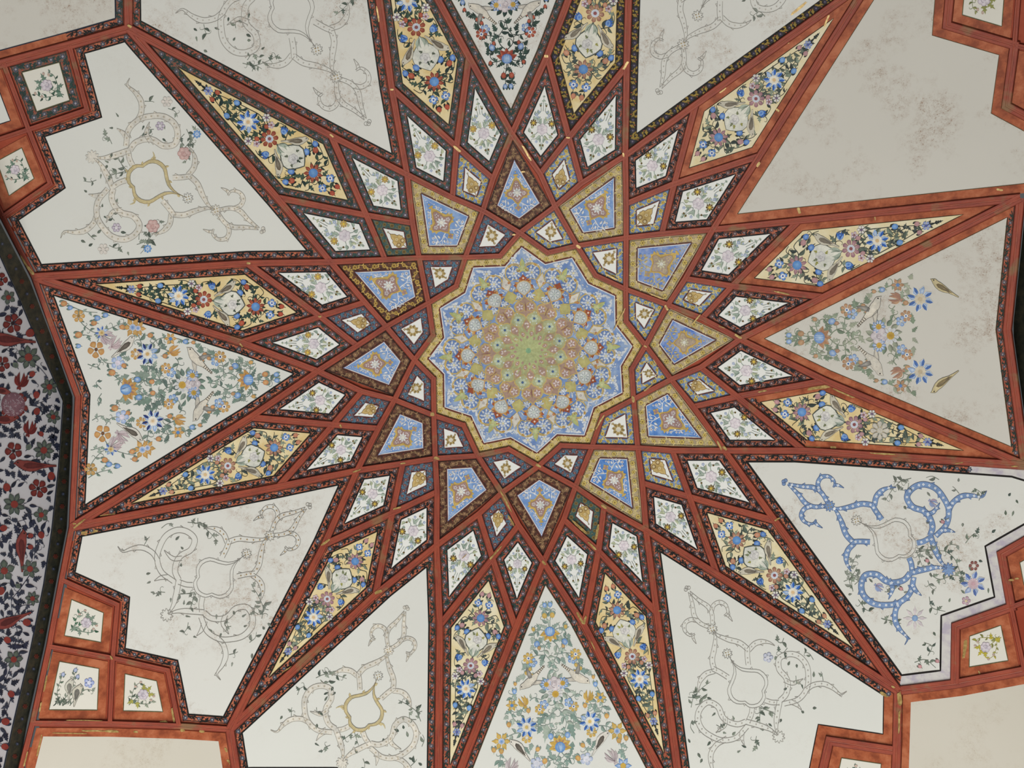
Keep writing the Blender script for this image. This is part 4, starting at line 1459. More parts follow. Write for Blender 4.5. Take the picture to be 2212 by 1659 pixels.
# ---- central medallion
def medallion():
    nodes = []
    for k in range(12):
        nodes += [N1[k], N2[k]]
    R = random.Random(3)
    root, fld = panel('medallion', nodes, 15.5, 'gold', 'lapis',
                      'blue twelve-pointed sunburst medallion with arabesques and green heart at the crown', 'medallion', line=(112, 56, 44), lw=3.0, rng=R)
    P = Painter(root, clip=fld)
    edge_line(P, inset(fld, 2.6), 2.2, (224, 226, 228), 'white_line')
    C0 = V((1141.5, 757.5))
    white, gold, goldd = (216, 222, 228), (202, 178, 112), (168, 132, 66)
    mauve, green, greeny = (174, 146, 130), (178, 180, 138), (188, 204, 138)
    orange = (176, 96, 52)
    def frame(ang_to, r):
        d = V(ang_to) - C0
        return Frame(C0, ang_to, np.linalg.norm(d) / r)       # unit = one nominal pixel
    FR = [frame(N1[k], 251.0) for k in range(12)]
    FN = [frame((V(N1[k]) + V(N1[(k + 1) % 12])) / 2, 242.5) for k in range(12)]
    # heart
    P.sheet('green_heart')
    P.poly([C0 + rotv((88, 0), a) for a in np.linspace(0, 2 * math.pi, 49)[:-1]], (170, 158, 122), .6, ctr=(178, 186, 132))
    P.sheet('heart_rays')
    for i in range(24):
        a = FR[0].ang + i * math.pi / 12
        P.leaf(C0, C0 + rotv((58 if i % 2 else 66, 0), a), 9, (182, 190, 138), (174, 180, 126), 1.2)
    P.ell(C0, 6, col=(142, 180, 140), ctr=(120, 162, 128), layer=2.2)
    for k in range(12):
        f, g = FR[k], FN[k]
        # green quatrefoils with a blue eye, between the spokes
        P.sheet('quatrefoil')
        c = g(70)
        P.poly([c + rotv((17.5 * (1 if i % 2 == 0 else .8), 0), g.ang + i * math.pi / 4) for i in range(8)], green, 1.6, ctr=(190, 196, 152))
        P.outline([c + rotv((17.5 * (1 if i % 2 == 0 else .8), 0), g.ang + i * math.pi / 4) for i in range(8)], 1.2, gold, 2)
        P.flower(c, 8.5, 6, (206, 216, 196), (186, 200, 170), ((84, 110, 150),), .34, sheet=None)
        # mauve drops
        P.sheet('mauve_drop')
        for r_, fr_, s_ in ((54, f, 10.5), (37, g, 5.6), (29, f, 3.4), (42, f, 3.0)):
            c = fr_(r_)
            P.poly([c + rotv((s_ * 1.15 if i in (0, 4) else s_ * .8, 0), fr_.ang + i * math.pi / 4) for i in range(8)], mauve, 1.8)
            if s_ > 5:
                P.outline([c + rotv((s_ * 1.15 if i in (0, 4) else s_ * .8, 0), fr_.ang + i * math.pi / 4) for i in range(8)], .9, (196, 164, 110), 2.3)
                for u in (-.5, .6, 2.4):
                    P.ell(c + rotv((s_ * .4, 0), fr_.ang + u), s_ * .26, s_ * .18, u, (222, 206, 202), layer=2.6, n=6)
        # mauve palmette
        P.sheet('palmette')
        half = [(70, 0), (77, 5), (80, 14), (86, 21), (95, 23), (103, 18), (108, 8), (117, 0)]
        pp = closed_half(f, half)
        P.poly(pp, mauve, 1.9, center=f(93))
        P.outline(pp, 2.2, gold, 2.4)
        for s in (1, -1):
            c = f(93, 11.2 * s)
            P.ell(c, 9.6, col=(182, 142, 124), ctr=mauve, layer=2.5, n=10)
            P.ring(c, 9.6, 1.5, gold, 2.9, 12)
            for u in (.3, 1.6, 2.9, 4.2, 5.4):
                P.leaf(c + rotv((1.5, 0), u), c + rotv((8.4, 0), u + .3), 4.0, (226, 212, 212), layer=3.2)
        P.leaf(f(82), f(104), 6.5, (150, 112, 100), gold, 3)
        # blue pockets with white sprigs behind gold scallops
        P.sheet('scallop')
        for s in (1, -1):
            c = f(119, 14 * s)
            P.ell(c, 13, 11.5, f.ang, (92, 124, 184), (108, 138, 192), 1.4, 12)
            P.ring(c, 12.5, 1.9, gold, 2.2, 14)
            for u in (2.6, 3.3, 4.0, 1.9):
                P.leaf(c + rotv((2, 0), f.ang + s * u), c + rotv((11, 0), f.ang + s * u), 4.4, white, layer=2.5)
            P.flower(c - f.n * s * 2, 4.6, 5, white, (190, 204, 226), None, sheet=None, layer=2.5)
        # crowned shield
        P.sheet('shield')
        for i in range(9):
            u = -1.9 + 3.8 * i / 8
            b_ = f(135) + rotv((12, 0), f.ang + u)
            P.leaf(b_, b_ + rotv((11, 0), f.ang + u + .25 * (1 if i % 2 else -1)), 7, orange if i % 2 else (206, 158, 96), (150, 74, 40), 2.2)
        half = [(116, 0), (121, 6), (126, 12), (134, 16), (142, 14), (147, 8), (149, 0)]
        pp = closed_half(f, half)
        P.poly(pp, (190, 194, 188), 2.6, ctr=(206, 206, 198), center=f(133))
        P.outline(pp, 2.0, (198, 156, 96), 3.2)
        P.flower(f(134), 11, 8, (226, 228, 226), (200, 208, 206), ((214, 216, 210), (176, 194, 190)), .36, f.ang, sheet=None, layer=3.2, edge=(132, 148, 160))
        c = f(154)
        P.poly([c + rotv((8.5 * (1 if i % 2 == 0 else .62), 0), f.ang + i * math.pi / 4) for i in range(8)], (160, 84, 56), 2.8)
        P.ell(c, 2.2, col=(232, 214, 196), layer=3.4, n=7)
        # paired blue roundels in a gold loop
        P.sheet('roundel')
        for s in (1, -1):
            c = f(165, 19 * s)
            P.ell(c, 17, 18, f.ang, (104, 134, 188), (122, 148, 198), 1.2, 14)
            arc = [c + rotv((18.5, 0), f.ang + s * u) for u in np.linspace(-.9, 2.7, 12)]
            P.stroke(arc, 2.6, 2.6, gold, 2, raw=True)
            P.flower(c, 8.2, 6, white, (206, 214, 226), ((226, 222, 196), (200, 190, 150)), .36, sheet=None, layer=2.4)
            for i in range(9):
                a = i * .698 + .2
                P.leaf(c + rotv((8.5, 0), a), c + rotv((16, 0), a + .25), 5, white, layer=2.2)
        # green trefoil
        P.sheet('trefoil')
        for u, L_ in ((0, 24), (1.9, 15), (-1.9, 15)):
            P.leaf(f(174), f(174) + rotv((L_, 0), f.ang + u), 11, (182, 192, 132), (198, 178, 104), 2.6)
        P.ell(f(175), 6.5, col=(186, 196, 140), ctr=(206, 206, 160), layer=3, n=9)
        for s in (1, -1):
            P.stroke([f(172, 6 * s), f(168, 11 * s), f(176, 13 * s)], 3, 1, (164, 110, 60), 3, raw=True)
        # gold small palmette and white lozenge, between the spokes
        P.sheet('gold_palmette')
        c = g(121)
        P.poly([c + rotv((14.5 * (1 if i % 2 == 0 else .78), 0), g.ang + i * math.pi / 4) for i in range(8)], (184, 176, 112), 2.2, ctr=(200, 194, 132))
        P.outline([c + rotv((14.5 * (1 if i % 2 == 0 else .78), 0), g.ang + i * math.pi / 4) for i in range(8)], 1.0, (206, 180, 100), 2.6)
        P.sheet('lozenge')
        pp = closed_half(g, [(136, 0), (144, 6), (150, 10), (157, 6), (170, 0)])
        P.poly(pp, (218, 214, 204), 2.4)
        P.outline(pp, 2.2, gold, 2.8)
        P.ell(g(150), 2.6, col=(150, 140, 140), ctr=(226, 222, 214), layer=3, n=7)
        for s in (1, -1):
            P.leaf(g(144, 6 * s), g(152, 11 * s), 4, orange, (206, 160, 90), 2.6)
            P.stroke([g(150, 8 * s), g(158, 10 * s), g(166, 4 * s)], 1.6, 1.2, gold, 2.2)
            P.leaf(g(133, 9 * s), g(141, 16 * s), 3.4, white, layer=2)
            P.leaf(g(128, 16 * s), g(136, 20 * s), 3.2, white, layer=2)
        for s in (1, -1):
            P.sheet('gold_tendril')
            P.stroke([f(150, 6 * s), f(152, 20 * s), f(147, 30 * s), f(140, 33 * s)], 1.8, 1.4, gold, 2.3)
            P.stroke([f(182, 6 * s), f(186, 16 * s), f(182, 30 * s), f(170, 40 * s)], 2.0, 1.4, (206, 176, 104), 2.3)
            P.stroke([f(112, 3 * s), f(110, 14 * s), f(104, 24 * s)], 2.2, 1.8, gold, 2.7)
            P.leaf(f(183, 24 * s), f(177, 31 * s), 4, (196, 160, 90), (168, 110, 60), 2.5)
            P.ell(f(146, 31 * s), 3.0, col=(176, 96, 56), ctr=(214, 170, 110), layer=2.6, n=7)
        # white blossoms in the points
        P.sheet('white_sprig')
        for s in (1, -1):
            P.flower(f(193, 18 * s), 8.4, 6, white, (210, 216, 226), ((222, 214, 180),), .34, sheet=None, layer=2.4)
            for (a, b_), (c2, d2) in (((186, 19), (174, 33)), ((199, 15), (211, 8)), ((196, 22), (190, 31)), ((188, 12), (184, 5)), ((205, 8), (214, 2)), ((182, 30), (172, 40)), ((176, 38), (166, 46))):
                q, q2 = f(a, b_ * s), f(c2, d2 * s)
                if P.ok(q) and P.ok(q2):
                    P.lobed(q, q2, 8.2, white, 2, 3)
        P.sheet('white_sprig')
        for r_, q in ((172, 0), (178, 4), (178, -4), (60, 7), (60, -7), (84, 3), (84, -3)):
            P.ell(g(r_, q), 2.2, 1.4, g.ang, white, layer=2, n=6)
        for s in (1, -1):
            P.leaf(g(172, 0), g(181, 7 * s), 4, white, layer=2)
            P.leaf(g(92, 2 * s), g(104, 8 * s), 4.5, white, layer=2)
    # sprinkled white leaves over the blue
    P.sheet('white_sprig')
    for _ in range(800):
        a = R.uniform(0, 2 * math.pi); r_ = R.uniform(112, 206)
        c = C0 + rotv((r_, 0), a)
        q = c + rotv((R.uniform(3.5, 6), 0), R.uniform(0, 6.28))
        if inside(c, inset(fld, 7)) and P.ok(q):
            P.leaf(c, q, 2.8, white, layer=1.15)
    P.finish()
    return root
medallion()

# ---- rings of kites
BIGN = {0: 'faded bird triangle', 1: 'blank star-point panel', 2: 'black-and-gold scroll panel', 3: 'red-flowered triangle', 4: 'brick-bordered scroll panel', 5: 'pink-rose scroll panel',
        6: 'orange-flowered triangle', 7: 'brown-dotted scroll panel', 8: 'beige scroll panel', 9: 'yellow-flowered triangle', 10: 'fine grey scroll panel', 11: 'blue scroll panel'}
BLUE = {k: ('goldgrey', 'blue_deep', False) for k in (10, 11)}
BLUE.update({0: ('goldgrey', 'blue_faded', True), 1: ('goldgrey', 'blue_faded', True), 2: ('goldgrey', 'blue', False), 3: ('brown', 'blue', False),
             4: ('goldgrey', 'blue', False), 5: ('maroongold', 'blue', False), 6: ('brown', 'blue', False), 7: ('brown', 'blue', False), 8: ('brown', 'blue', False), 9: ('brown', 'blue', False)})
for k in range(12):
    st, fm, faded = BLUE[k]
    lab = {'goldgrey': 'blue kite with pale gold border', 'brown': 'blue kite with dark brown border', 'maroongold': 'blue kite with maroon and yellow border'}[st]
    if faded:
        lab = 'blotchy worn blue kite with pale gold border'
    lab += ', pointing at the ' + BIGN[k]
    root, f_ = panel('blue_kite_panel', [N1[k], N3[md(k - 1)], N4[k], N3[k]], 17.0, st, fm, lab, group='ring of blue kites around the medallion', line=(104, 60, 52), lw=2.6)
    P = Painter(root, clip=f_)
    edge_line(P, inset(f_, 2.2), 1.8, (226, 228, 230), 'white_line')
    m_blue(P, Frame(f_[0], f_[2]), faded)
    P.finish()
for k in range(12):
    right = k in (0, 1, 2, 10, 11)
    root, f_ = panel('small_kite_panel', [N2[k], N1[k], N3[k], N1[md(k + 1)]], 13.5, 'bluegold' if right else 'bluered', 'white_kite',
                     'small cream rosette kite by the medallion, towards ' + BIGN[k] + ' and ' + BIGN[md(k + 1)],
                     group='inner ring of small cream kites', line=(112, 62, 58), lw=2.2)
    P = Painter(root)
    m_inner(P, Frame(f_[0], f_[2]))
    P.finish()
for k in range(12):
    st = 'bluegold' if k in (0, 1, 2, 3, 10, 11) else ('greengrey' if k in (4, 9) else 'bluered')
    root, f_ = panel('small_kite_panel', [N3[k], N5a[k], N6[k], N5b[k]], 14.5, st, 'white_kite',
                     'small cream kite with ochre lotus, between ' + BIGN[k] + ' and ' + BIGN[md(k + 1)],
                     group='outer ring of small cream kites', line=(104, 56, 54), lw=2.2)
    P = Painter(root)
    m_outer(P, Frame(f_[0], f_[2]))
    P.finish()
WK = {0: 'kite', 1: 'kite', 2: 'kitebrick', 3: 'kiteteal', 4: 'kiteteal', 5: 'kite', 6: 'kite', 7: 'kite', 8: 'kitebrick', 9: 'kitebrick', 10: 'kite', 11: 'kite'}
for k in range(12):
    for a, (n4, n7, n5) in enumerate(((N4[k], N7a[k], N5a[k]), (N4[md(k + 1)], N7b[k], N5b[k]))):
        st = WK[k]
        if (k, a) == (5, 1):
            st = 'kitebrick'
        warm = k in (3, 4, 5)
        root, f_ = panel('white_kite_panel', [n5, n4, n7, N6[k]], 14.0, st, 'white_kite',
                         'white rose-spray kite bordering the ' + BIGN[k if a == 0 else md(k + 1)] + ', towards the ' + BIGN[md(k + 1) if a == 0 else k],
                         group='ring of white kites with rose sprays', line=(38, 28, 28), lw=2.0)
        P = Painter(root, clip=f_)
        m_white(P, Frame(f_[0], f_[2]), random.Random(k * 2 + a), warm)
        P.finish()

# ---- long yellow panels
YL = {3: ('red', 'teal', 'yellow'), 4: ('red', 'teal', 'yellow'), 5: ('red', 'orange', 'yellow'), 6: ('brown', 'orange', 'yellow'), 7: ('mauve', 'orange', 'yellow'), 8: ('mauve', 'brick', 'yellow_pale'),
      9: ('brown', 'brick', 'yellow'), 10: ('brown', 'orange', 'yellow_pale'), 11: ('mauve', 'plain', 'yellow'), 0: ('mauve', 'plain', 'yellow_pale'), 1: ('mauve', 'plain', 'yellow_pale'), 2: ('brown', 'blackgold', 'yellow')}
YLAB = {0: 'long yellow lozenge with violet daisy in plain orange frame, above the half-painted bird triangle', 1: 'long yellow lozenge with violet daisy in plain orange frame, beside the black and gold border',
        2: 'long yellow lozenge with brown flowers and black and gold leafy border', 3: 'long yellow lozenge with red flowers and dull green border beside the red-flowered triangle',
        4: 'long yellow lozenge with red daisies and dull green border between two drawn scroll panels', 5: 'long yellow lozenge with red daisies, between pink-rose scroll panel and orange-flowered triangle',
        6: 'long yellow lozenge with brown daisies, between orange-flowered triangle and brown-dotted scroll panel', 7: 'long yellow lozenge with violet daisies between the two drawn scroll panels near the bird tiles',
        8: 'long pale yellow lozenge with violet flowers and brick border beside yellow-flowered triangle', 9: 'long yellow lozenge with brown flowers between yellow-flowered triangle and bare outline panel',
        10: 'long pale yellow lozenge with orange border beside the blue scroll panel', 11: 'long yellow lozenge with unfinished white flower in plain orange frame with gold flakes'}
for k in range(12):
    pal, st, fm = YL[k]
    nd = [N6[k], N7a[k], N8[k], N7b[k]]
    bw = 15.0
    sty = st
    if k == 11:
        sty = ['orange', 'plain', 'plain', 'plain']; bw = 13.0
    if k in (0, 1):
        bw = 13.5
    root, f_ = panel('yellow_lozenge_panel', nd, bw, sty, fm, YLAB[k], group='long yellow lozenges between the star points', line=(70, 52, 30), lw=1.6)
    P = Painter(root, clip=inset(f_, 2.5))
    # the painting keeps its size; the tip of the field is left plain
    m_yellow(P, Frame(f_[0], f_[2], np.linalg.norm(f_[2] - f_[0]) * 1.0), pal, random.Random(50 + k), unfinished=(k == 11))
    P.finish()

# ---- large star-point panels
def big(k, outer, styles, bw, fm, label, name, line=(30, 26, 24), lw=2.2, unfinished=None):
    nodes = [N4[k], N7b[md(k - 1)], N8[md(k - 1)]] + [V(p) for p in outer] + [N8[k], N7a[k]]
    if unfinished:
        nodes.insert(-1, N8[k] + (N7a[k] - N8[k]) * unfinished)
    n = len(nodes)
    if not isinstance(styles, str):
        a, mid, b_ = styles
        styles = [a, a] + (list(mid) if isinstance(mid, (list, tuple)) else [mid] * (n - 4)) + [b_, b_]
    if not np.isscalar(bw):
        a, mid, b_ = bw
        bw = [a, a] + (list(mid) if isinstance(mid, (list, tuple)) else [mid] * (n - 4)) + [b_, b_]
    return panel(name, nodes, bw, styles, fm, label, group='large panels between the star points', line=line, lw=lw)

root, f_ = big(3, [], ('teal', 'teal', 'teal'), 15, 'white', 'white triangle with red flowers, dark green leaves and blue berries', 'flower_triangle_panel', line=(92, 70, 44), lw=1.6)
P = Painter(root, clip=inset(f_, 3)); m_floral(P, Frame((1099, 222), (1084, -130), 352), 'red', random.Random(31), tmax=.75); P.finish()
root, f_ = big(6, [(168, 857)], ('orange', 'orange', 'orange'), 16, 'white_clean', 'white triangle crowded with orange and blue flowers and birds, beside the maroon-flowered wall', 'flower_triangle_panel', lw=1.8)
P = Painter(root, clip=inset(f_, 4)); fr6 = Frame((634, 812.5), (273.7, 841.1)); m_floral(P, fr6, 'orange', random.Random(32), tmax=1.02); m_floral_far(P, fr6, 'orange', random.Random(33)); P.finish()
root, f_ = big(9, [], ('brick', 'brick', 'brick'), 15, 'white_clean', 'white triangle with yellow and blue flowers and four grey birds', 'flower_triangle_panel', line=(96, 74, 48), lw=1.6)
P = Painter(root, clip=inset(f_, 3)); m_floral(P, Frame((1179.3, 1272.2), (1210.1, 1612.4)), 'gold', random.Random(34)); P.finish()
root, f_ = big(0, [(2176, 712)], ('plain', 'brick', 'plain'), (15, 14, 15), 'white_stained', 'half-painted white triangle with faded bouquet, four yellow birds and bare stained plaster', 'flower_triangle_panel', line=(96, 70, 40), lw=1.5)
P = Painter(root, clip=inset(f_, 3))
fr0 = Frame((1665, 732), (2040, 722), 388)
m_floral(P, fr0, 'faded', random.Random(35), tmax=.80, stars=False)
both(lambda s: P.bluestar(V((1988, 646)) if s < 0 else V((1988, 803)), 28, .2, dark=(82, 116, 178), mid=(140, 168, 208), cen=((220, 210, 188), (206, 190, 160)), n=8))
c8 = lambda x, y: (1612 + x * .27125, 400 + y * .27125)
P.bird(c8(1690, 895), c8(1465, 770), 1, (206, 192, 150), (120, 104, 74), (170, 152, 110), fat=.9)
P.bird(c8(1690, 1475), c8(1465, 1630), -1, (206, 192, 150), (120, 104, 74), (170, 152, 110), fat=.9)
P.finish()

root, f_ = big(1, [(2330, 412), (2300, 296), (2174, 228), (2192, 97), (2046, 54), (2062, -150)], 'plain', 19, 'white_stained', 'bare white star-point panel of stained plaster with no drawing, in plain orange frame', 'blank_plaster_panel', line=(96, 78, 50), lw=1.4)
root, f_ = big(2, [(1620, -330)], ('blackgold', 'blackgold', 'blackgold'), 15, 'white', 'white panel with thin grey scroll outline and black and gold leafy border', 'scroll_panel')
P = Painter(root, clip=inset(f_, 4)); m_scroll(P, Frame((1423, 199), (1614, -176)), 'line', random.Random(41), bare=True); P.finish()
root, f_ = big(4, [(273, -220)], ('brick', 'brick', 'brick'), 16, 'white', 'white panel with grey scroll outline, dark leaves and dull brick border with stained corner', 'scroll_panel')
P = Painter(root, clip=inset(f_, 4)); m_scroll(P, Frame((795, 266), (544, -95)), 'line', random.Random(42)); P.finish()
root, f_ = big(5, [(149, 97), (187, 236), (61, 279), (108, 396), (5, 467)], ('brick', 'orange', 'orange'), 16, 'white_clean', 'stepped white panel with beige scrolls, gold cartouche and pink roses', 'scroll_panel')
P = Painter(root, clip=inset(f_, 4)); m_scroll(P, Frame((568, 498), (199, 339)), 'beige', random.Random(43), cart='gold', flowers=True); P.finish()
root, f_ = big(7, [(133, 1252), (253, 1306), (243, 1421), (362, 1448), (386, 1567)], ('orange', 'orange', 'orange'), 15, 'white', 'stepped white panel with brown-dotted scroll outline beside the bird tiles', 'scroll_panel')
P = Painter(root, clip=inset(f_, 4)); m_scroll(P, Frame((668, 1092), (360, 1329)), 'dots', random.Random(44), bare=True); P.finish()
root, f_ = big(8, [(513, 1684), (705, 1684), (712, 1800)], ('orange', 'orange', 'brick'), 15, 'white_clean', 'white panel with beige dotted scrolls and gold cartouche beside yellow-flowered triangle', 'scroll_panel')
P = Painter(root, clip=inset(f_, 4)); m_scroll(P, Frame((878, 1313), (739, 1648)), 'beige', random.Random(45), cart='gold'); P.finish()
root, f_ = big(10, [(1760, 1760), (1792, 1600), (1938, 1622)], ('brick', 'plain', 'orange'), (16, 20, 16), 'white_clean', 'white panel with fine grey scroll outline and one pale blue flower', 'scroll_panel')
P = Painter(root, clip=inset(f_, 4)); m_scroll(P, Frame((1484, 1271), (1682, 1592)), 'line', random.Random(46))
P.flower((1659, 1420), 11, 5, (196, 202, 222), (222, 224, 232), ((232, 232, 236),), .35, edge=(140, 146, 176)); P.finish()
root, f_ = big(11, [(2063, 1477), (2065, 1353), (2185, 1311), (2164, 1197), (2300, 1120), (2330, 1040)], ('orange', ['bare'] * 8, 'orange'), (16, [21] * 7 + [16], 16), 'white', 'stepped white panel with blue scrolls full of white blossoms and part-finished border', 'scroll_panel', lw=4.0, unfinished=.25)
P = Painter(root, clip=inset(f_, 4)); R11 = random.Random(47)
m_scroll(P, Frame((1694, 1041), (2049, 1230)), 'blue', R11, bare=True)
g11 = lambda x, y: (1640 + x / 3.456, 1000 + y / 3.456)
P.bluestar(g11(1598, 902), 27, .4, dark=(92, 116, 176), mid=(128, 150, 200), cen=((214, 190, 196), (206, 170, 178)), n=7)
P.flower(g11(1603, 768), 11, 6, (130, 70, 66), (168, 120, 112), ((232, 226, 216),), .4)
P.flower(g11(1545, 1030), 10, 5, (176, 142, 160), (206, 184, 192), ((214, 196, 160),), .3)
P.flower(g11(1163, 1160), 22, 8, (214, 204, 208), (222, 214, 216), ((132, 164, 208), (160, 186, 218)), .3, point=.2, gap=.7)
for x, y in ((1300, 300), (895, 930)):
    P.tulip(g11(x, y), 10, .6, (150, 170, 210), (206, 170, 176), (120, 120, 150))
for x, y in ((1370, 440), (1255, 730), (1060, 940), (1200, 1520), (1330, 1480)):
    P.bud(g11(x, y), 4.5, (190, 128, 134), (214, 176, 176), .6, (110, 118, 106), 'bud')
lc = [(104, 116, 102), (130, 142, 126), (84, 98, 90)]
for v in ([(1380, 650), (1460, 720), (1520, 860), (1580, 880)], [(1270, 830), (1350, 870), (1450, 840), (1540, 860)], [(1160, 1490), (1240, 1470), (1330, 1540)], [(1270, 1000), (1290, 1080), (1390, 1110)],
          [(700, 960), (690, 870), (730, 780)], [(740, 1020), (790, 1090), (830, 1110)], [(1260, 1440), (1290, 1370), (1230, 1340)], [(1540, 600), (1590, 540), (1640, 520)], [(1640, 280), (1660, 230), (1610, 190)],
          [(910, 1160), (980, 1180), (1060, 1200)], [(1180, 640), (1280, 650), (1400, 660)], [(1720, 980), (1760, 900), (1740, 830)]):
    P.vine([g11(*q) for q in v], (116, 126, 112), lc, 1.4, 13, 10, .5, R11, .4)
P.sheet('foliage')
for _ in range(110):
    c = V((R11.uniform(1850, 2210), R11.uniform(1040, 1465)))
    t, s = Frame((1694, 1041), (2049, 1230)).inv(c)
    if P.ok(c) and (t > 1.08 or abs(s) > .52):
        P.leaf(c, c + rotv((R11.uniform(8, 13), 0), R11.uniform(0, 6.28)), R11.uniform(4, 6), R11.choice(lc))
P.finish()

# ---- small square tiles in the stepped corners
def tile(nodes, bw, style, what, label, ang=0.0, fm='cream', leaf=None, warm=None, seed=1, size=.40, line=(96, 92, 60)):
    root, f_ = panel('corner_tile', nodes, bw, style, fm, label, 'ceiling tile', 'small painted tiles in the stepped corners', line=line, lw=1.8)
    c = f_.mean(0)
    r = math.sqrt(abs(area2(f_))) * size * 1.15
    R = random.Random(seed)
    P = Painter(root)
    leaf = leaf or [(70, 104, 88), (112, 138, 122), (60, 84, 72)]
    if what == 'bouquet':
        m_bouquet(P, c, r, ang, R, leaf, warm=warm)
    elif what == 'birds':
        g = lambda x, y: (100 + x / 3.173, 1260 + y / 3.173)
        P.vine([g(90, 830), (g(150, 760)), g(180, 680), g(200, 600)], (100, 112, 100), leaf, 1.3, 9, 8, .4, R)
        P.vine([g(160, 840), g(220, 770), g(270, 730), g(330, 740)], (100, 112, 100), leaf, 1.3, 9, 8, .4, R)
        P.vine([g(90, 830), g(75, 740), g(110, 630)], (100, 112, 100), leaf, 1.3, 9, 8, .4, R)
        P.sheet('grass')
        for i in range(26):
            b_ = V(g(R.uniform(40, 150), R.uniform(815, 845)))
            P.leaf(b_, b_ + rotv((R.uniform(8, 16), 0), -math.pi / 2 + R.uniform(-.9, .9)), 2.0, R.choice([(96, 112, 98), (74, 88, 78), (130, 140, 122)]))
        P.bird(g(150, 800), g(150, 655), 1, (206, 204, 190), (122, 122, 114), (160, 156, 146), fat=1.55)
        P.bird(g(185, 845), g(212, 690), 1, (206, 202, 186), (112, 112, 106), (150, 146, 136), fat=1.55)
        P.flower(g(293, 682), 11, 5, (150, 168, 222), (206, 212, 234), ((226, 228, 240),), .4, edge=(96, 116, 190))
        for x, y in ((200, 595), (115, 625), (215, 640)):
            P.bud(g(x, y), 4.5, (150, 166, 206), (206, 212, 228), -1.2, (104, 120, 112))
    P.finish()
    return root
tile([(149, 97), (187, 236), (61, 279), (7, 136)], 19, 'teal', 'bouquet', 'square tile with green-leaved bouquet and dark leafy border', -1.9, seed=1)
tile([(61, 279), (108, 396), (5, 467), (-42, 335)], 17, 'plain', 'bouquet', 'square tile with green-leaved bouquet in plain orange frame below the leafy-bordered tile', -1.9, seed=2)
tile([(7, 136), (61, 279), (-80, 326), (-130, 175)], 18, 'plain', 'none', 'cream tile with dark ruled edge cut off beside the leafy-bordered tile', line=(30, 28, 40), fm='white_clean')
tile([(133, 1256), (253, 1306), (243, 1421), (106, 1396)], 17, 'plain', 'bouquet', 'orange-framed tile with white blossom above the pair of birds', .2, seed=3, leaf=[(90, 124, 106), (134, 152, 136), (60, 100, 76)])
tile([(106, 1396), (243, 1421), (237, 1563), (70, 1562)], 17, 'plain', 'birds', 'orange-framed tile with two standing birds and a blue flower', leaf=[(104, 120, 104), (136, 146, 132)], seed=4)
tile([(243, 1421), (362, 1448), (386, 1567), (237, 1563)], 17, 'plain', 'bouquet', 'orange-framed tile with yellow-leaved white rose beside the pair of birds', .1, seed=5, leaf=[(100, 116, 100), (140, 150, 130)], warm=(176, 172, 90))
tile([(2063, 1477), (2065, 1353), (2185, 1311), (2214, 1452)], 19, 'plain', 'bouquet', 'orange-framed tile with yellow-leaved bouquet under the blue scroll panel', 3.2, seed=6, leaf=[(166, 160, 70), (186, 174, 76), (140, 140, 80)], warm=(196, 182, 70))
tile([(2046, 54), (2062, -110), (2204, -60), (2192, 97)], 19, 'plain', 'bouquet', 'orange-framed tile with hanging bouquet above the blank panel', 1.6, seed=7, leaf=[(120, 128, 80), (150, 152, 90)])
tile([(1792, 1600), (1938, 1622), (1932, 1770), (1760, 1750)], 22, 'plain', 'bouquet', 'orange-framed tile with leafy spray under the fine outline scroll panel', 0, seed=8)
tile([(2185, 1311), (2164, 1197), (2300, 1120), (2320, 1265)], 24, 'plain', 'none', 'orange-framed tile cut off beside the blue scroll panel')
tile([(2192, 97), (2174, 228), (2300, 296), (2320, 120)], 24, 'plain', 'none', 'orange-framed tile cut off beside the blank panel')

# ---- plain corner panels outside the star
panel('blank_plaster_panel', [(277, 60), (149, 97), (7, 136), (-80, 160), (-80, -160), (273, -160)], 16, ['orange', 'plain', 'plain', 'plain', 'plain', 'teal'], 'white_stained',
      'blank grey-white corner panel above the leafy-bordered tile', line=(40, 44, 60), lw=2.4, group='blank panels outside the star')
panel('blank_plaster_panel', [(70, 1562), (237, 1563), (386, 1568), (496, 1575), (509, 1659), (520, 1760), (20, 1760)], 17, 'plain', 'sand',
      'blank sand-coloured corner panel with gold flakes on its frame, below the bird tile', line=None, group='blank panels outside the star')
panel('blank_plaster_panel', [(1940, 1492), (2063, 1477), (2300, 1432), (2300, 1760), (1932, 1760)], 17, 'plain', 'sand',
      'blank sand-coloured corner panel below the tile with yellow-leaved bouquet', line=None, group='blank panels outside the star')

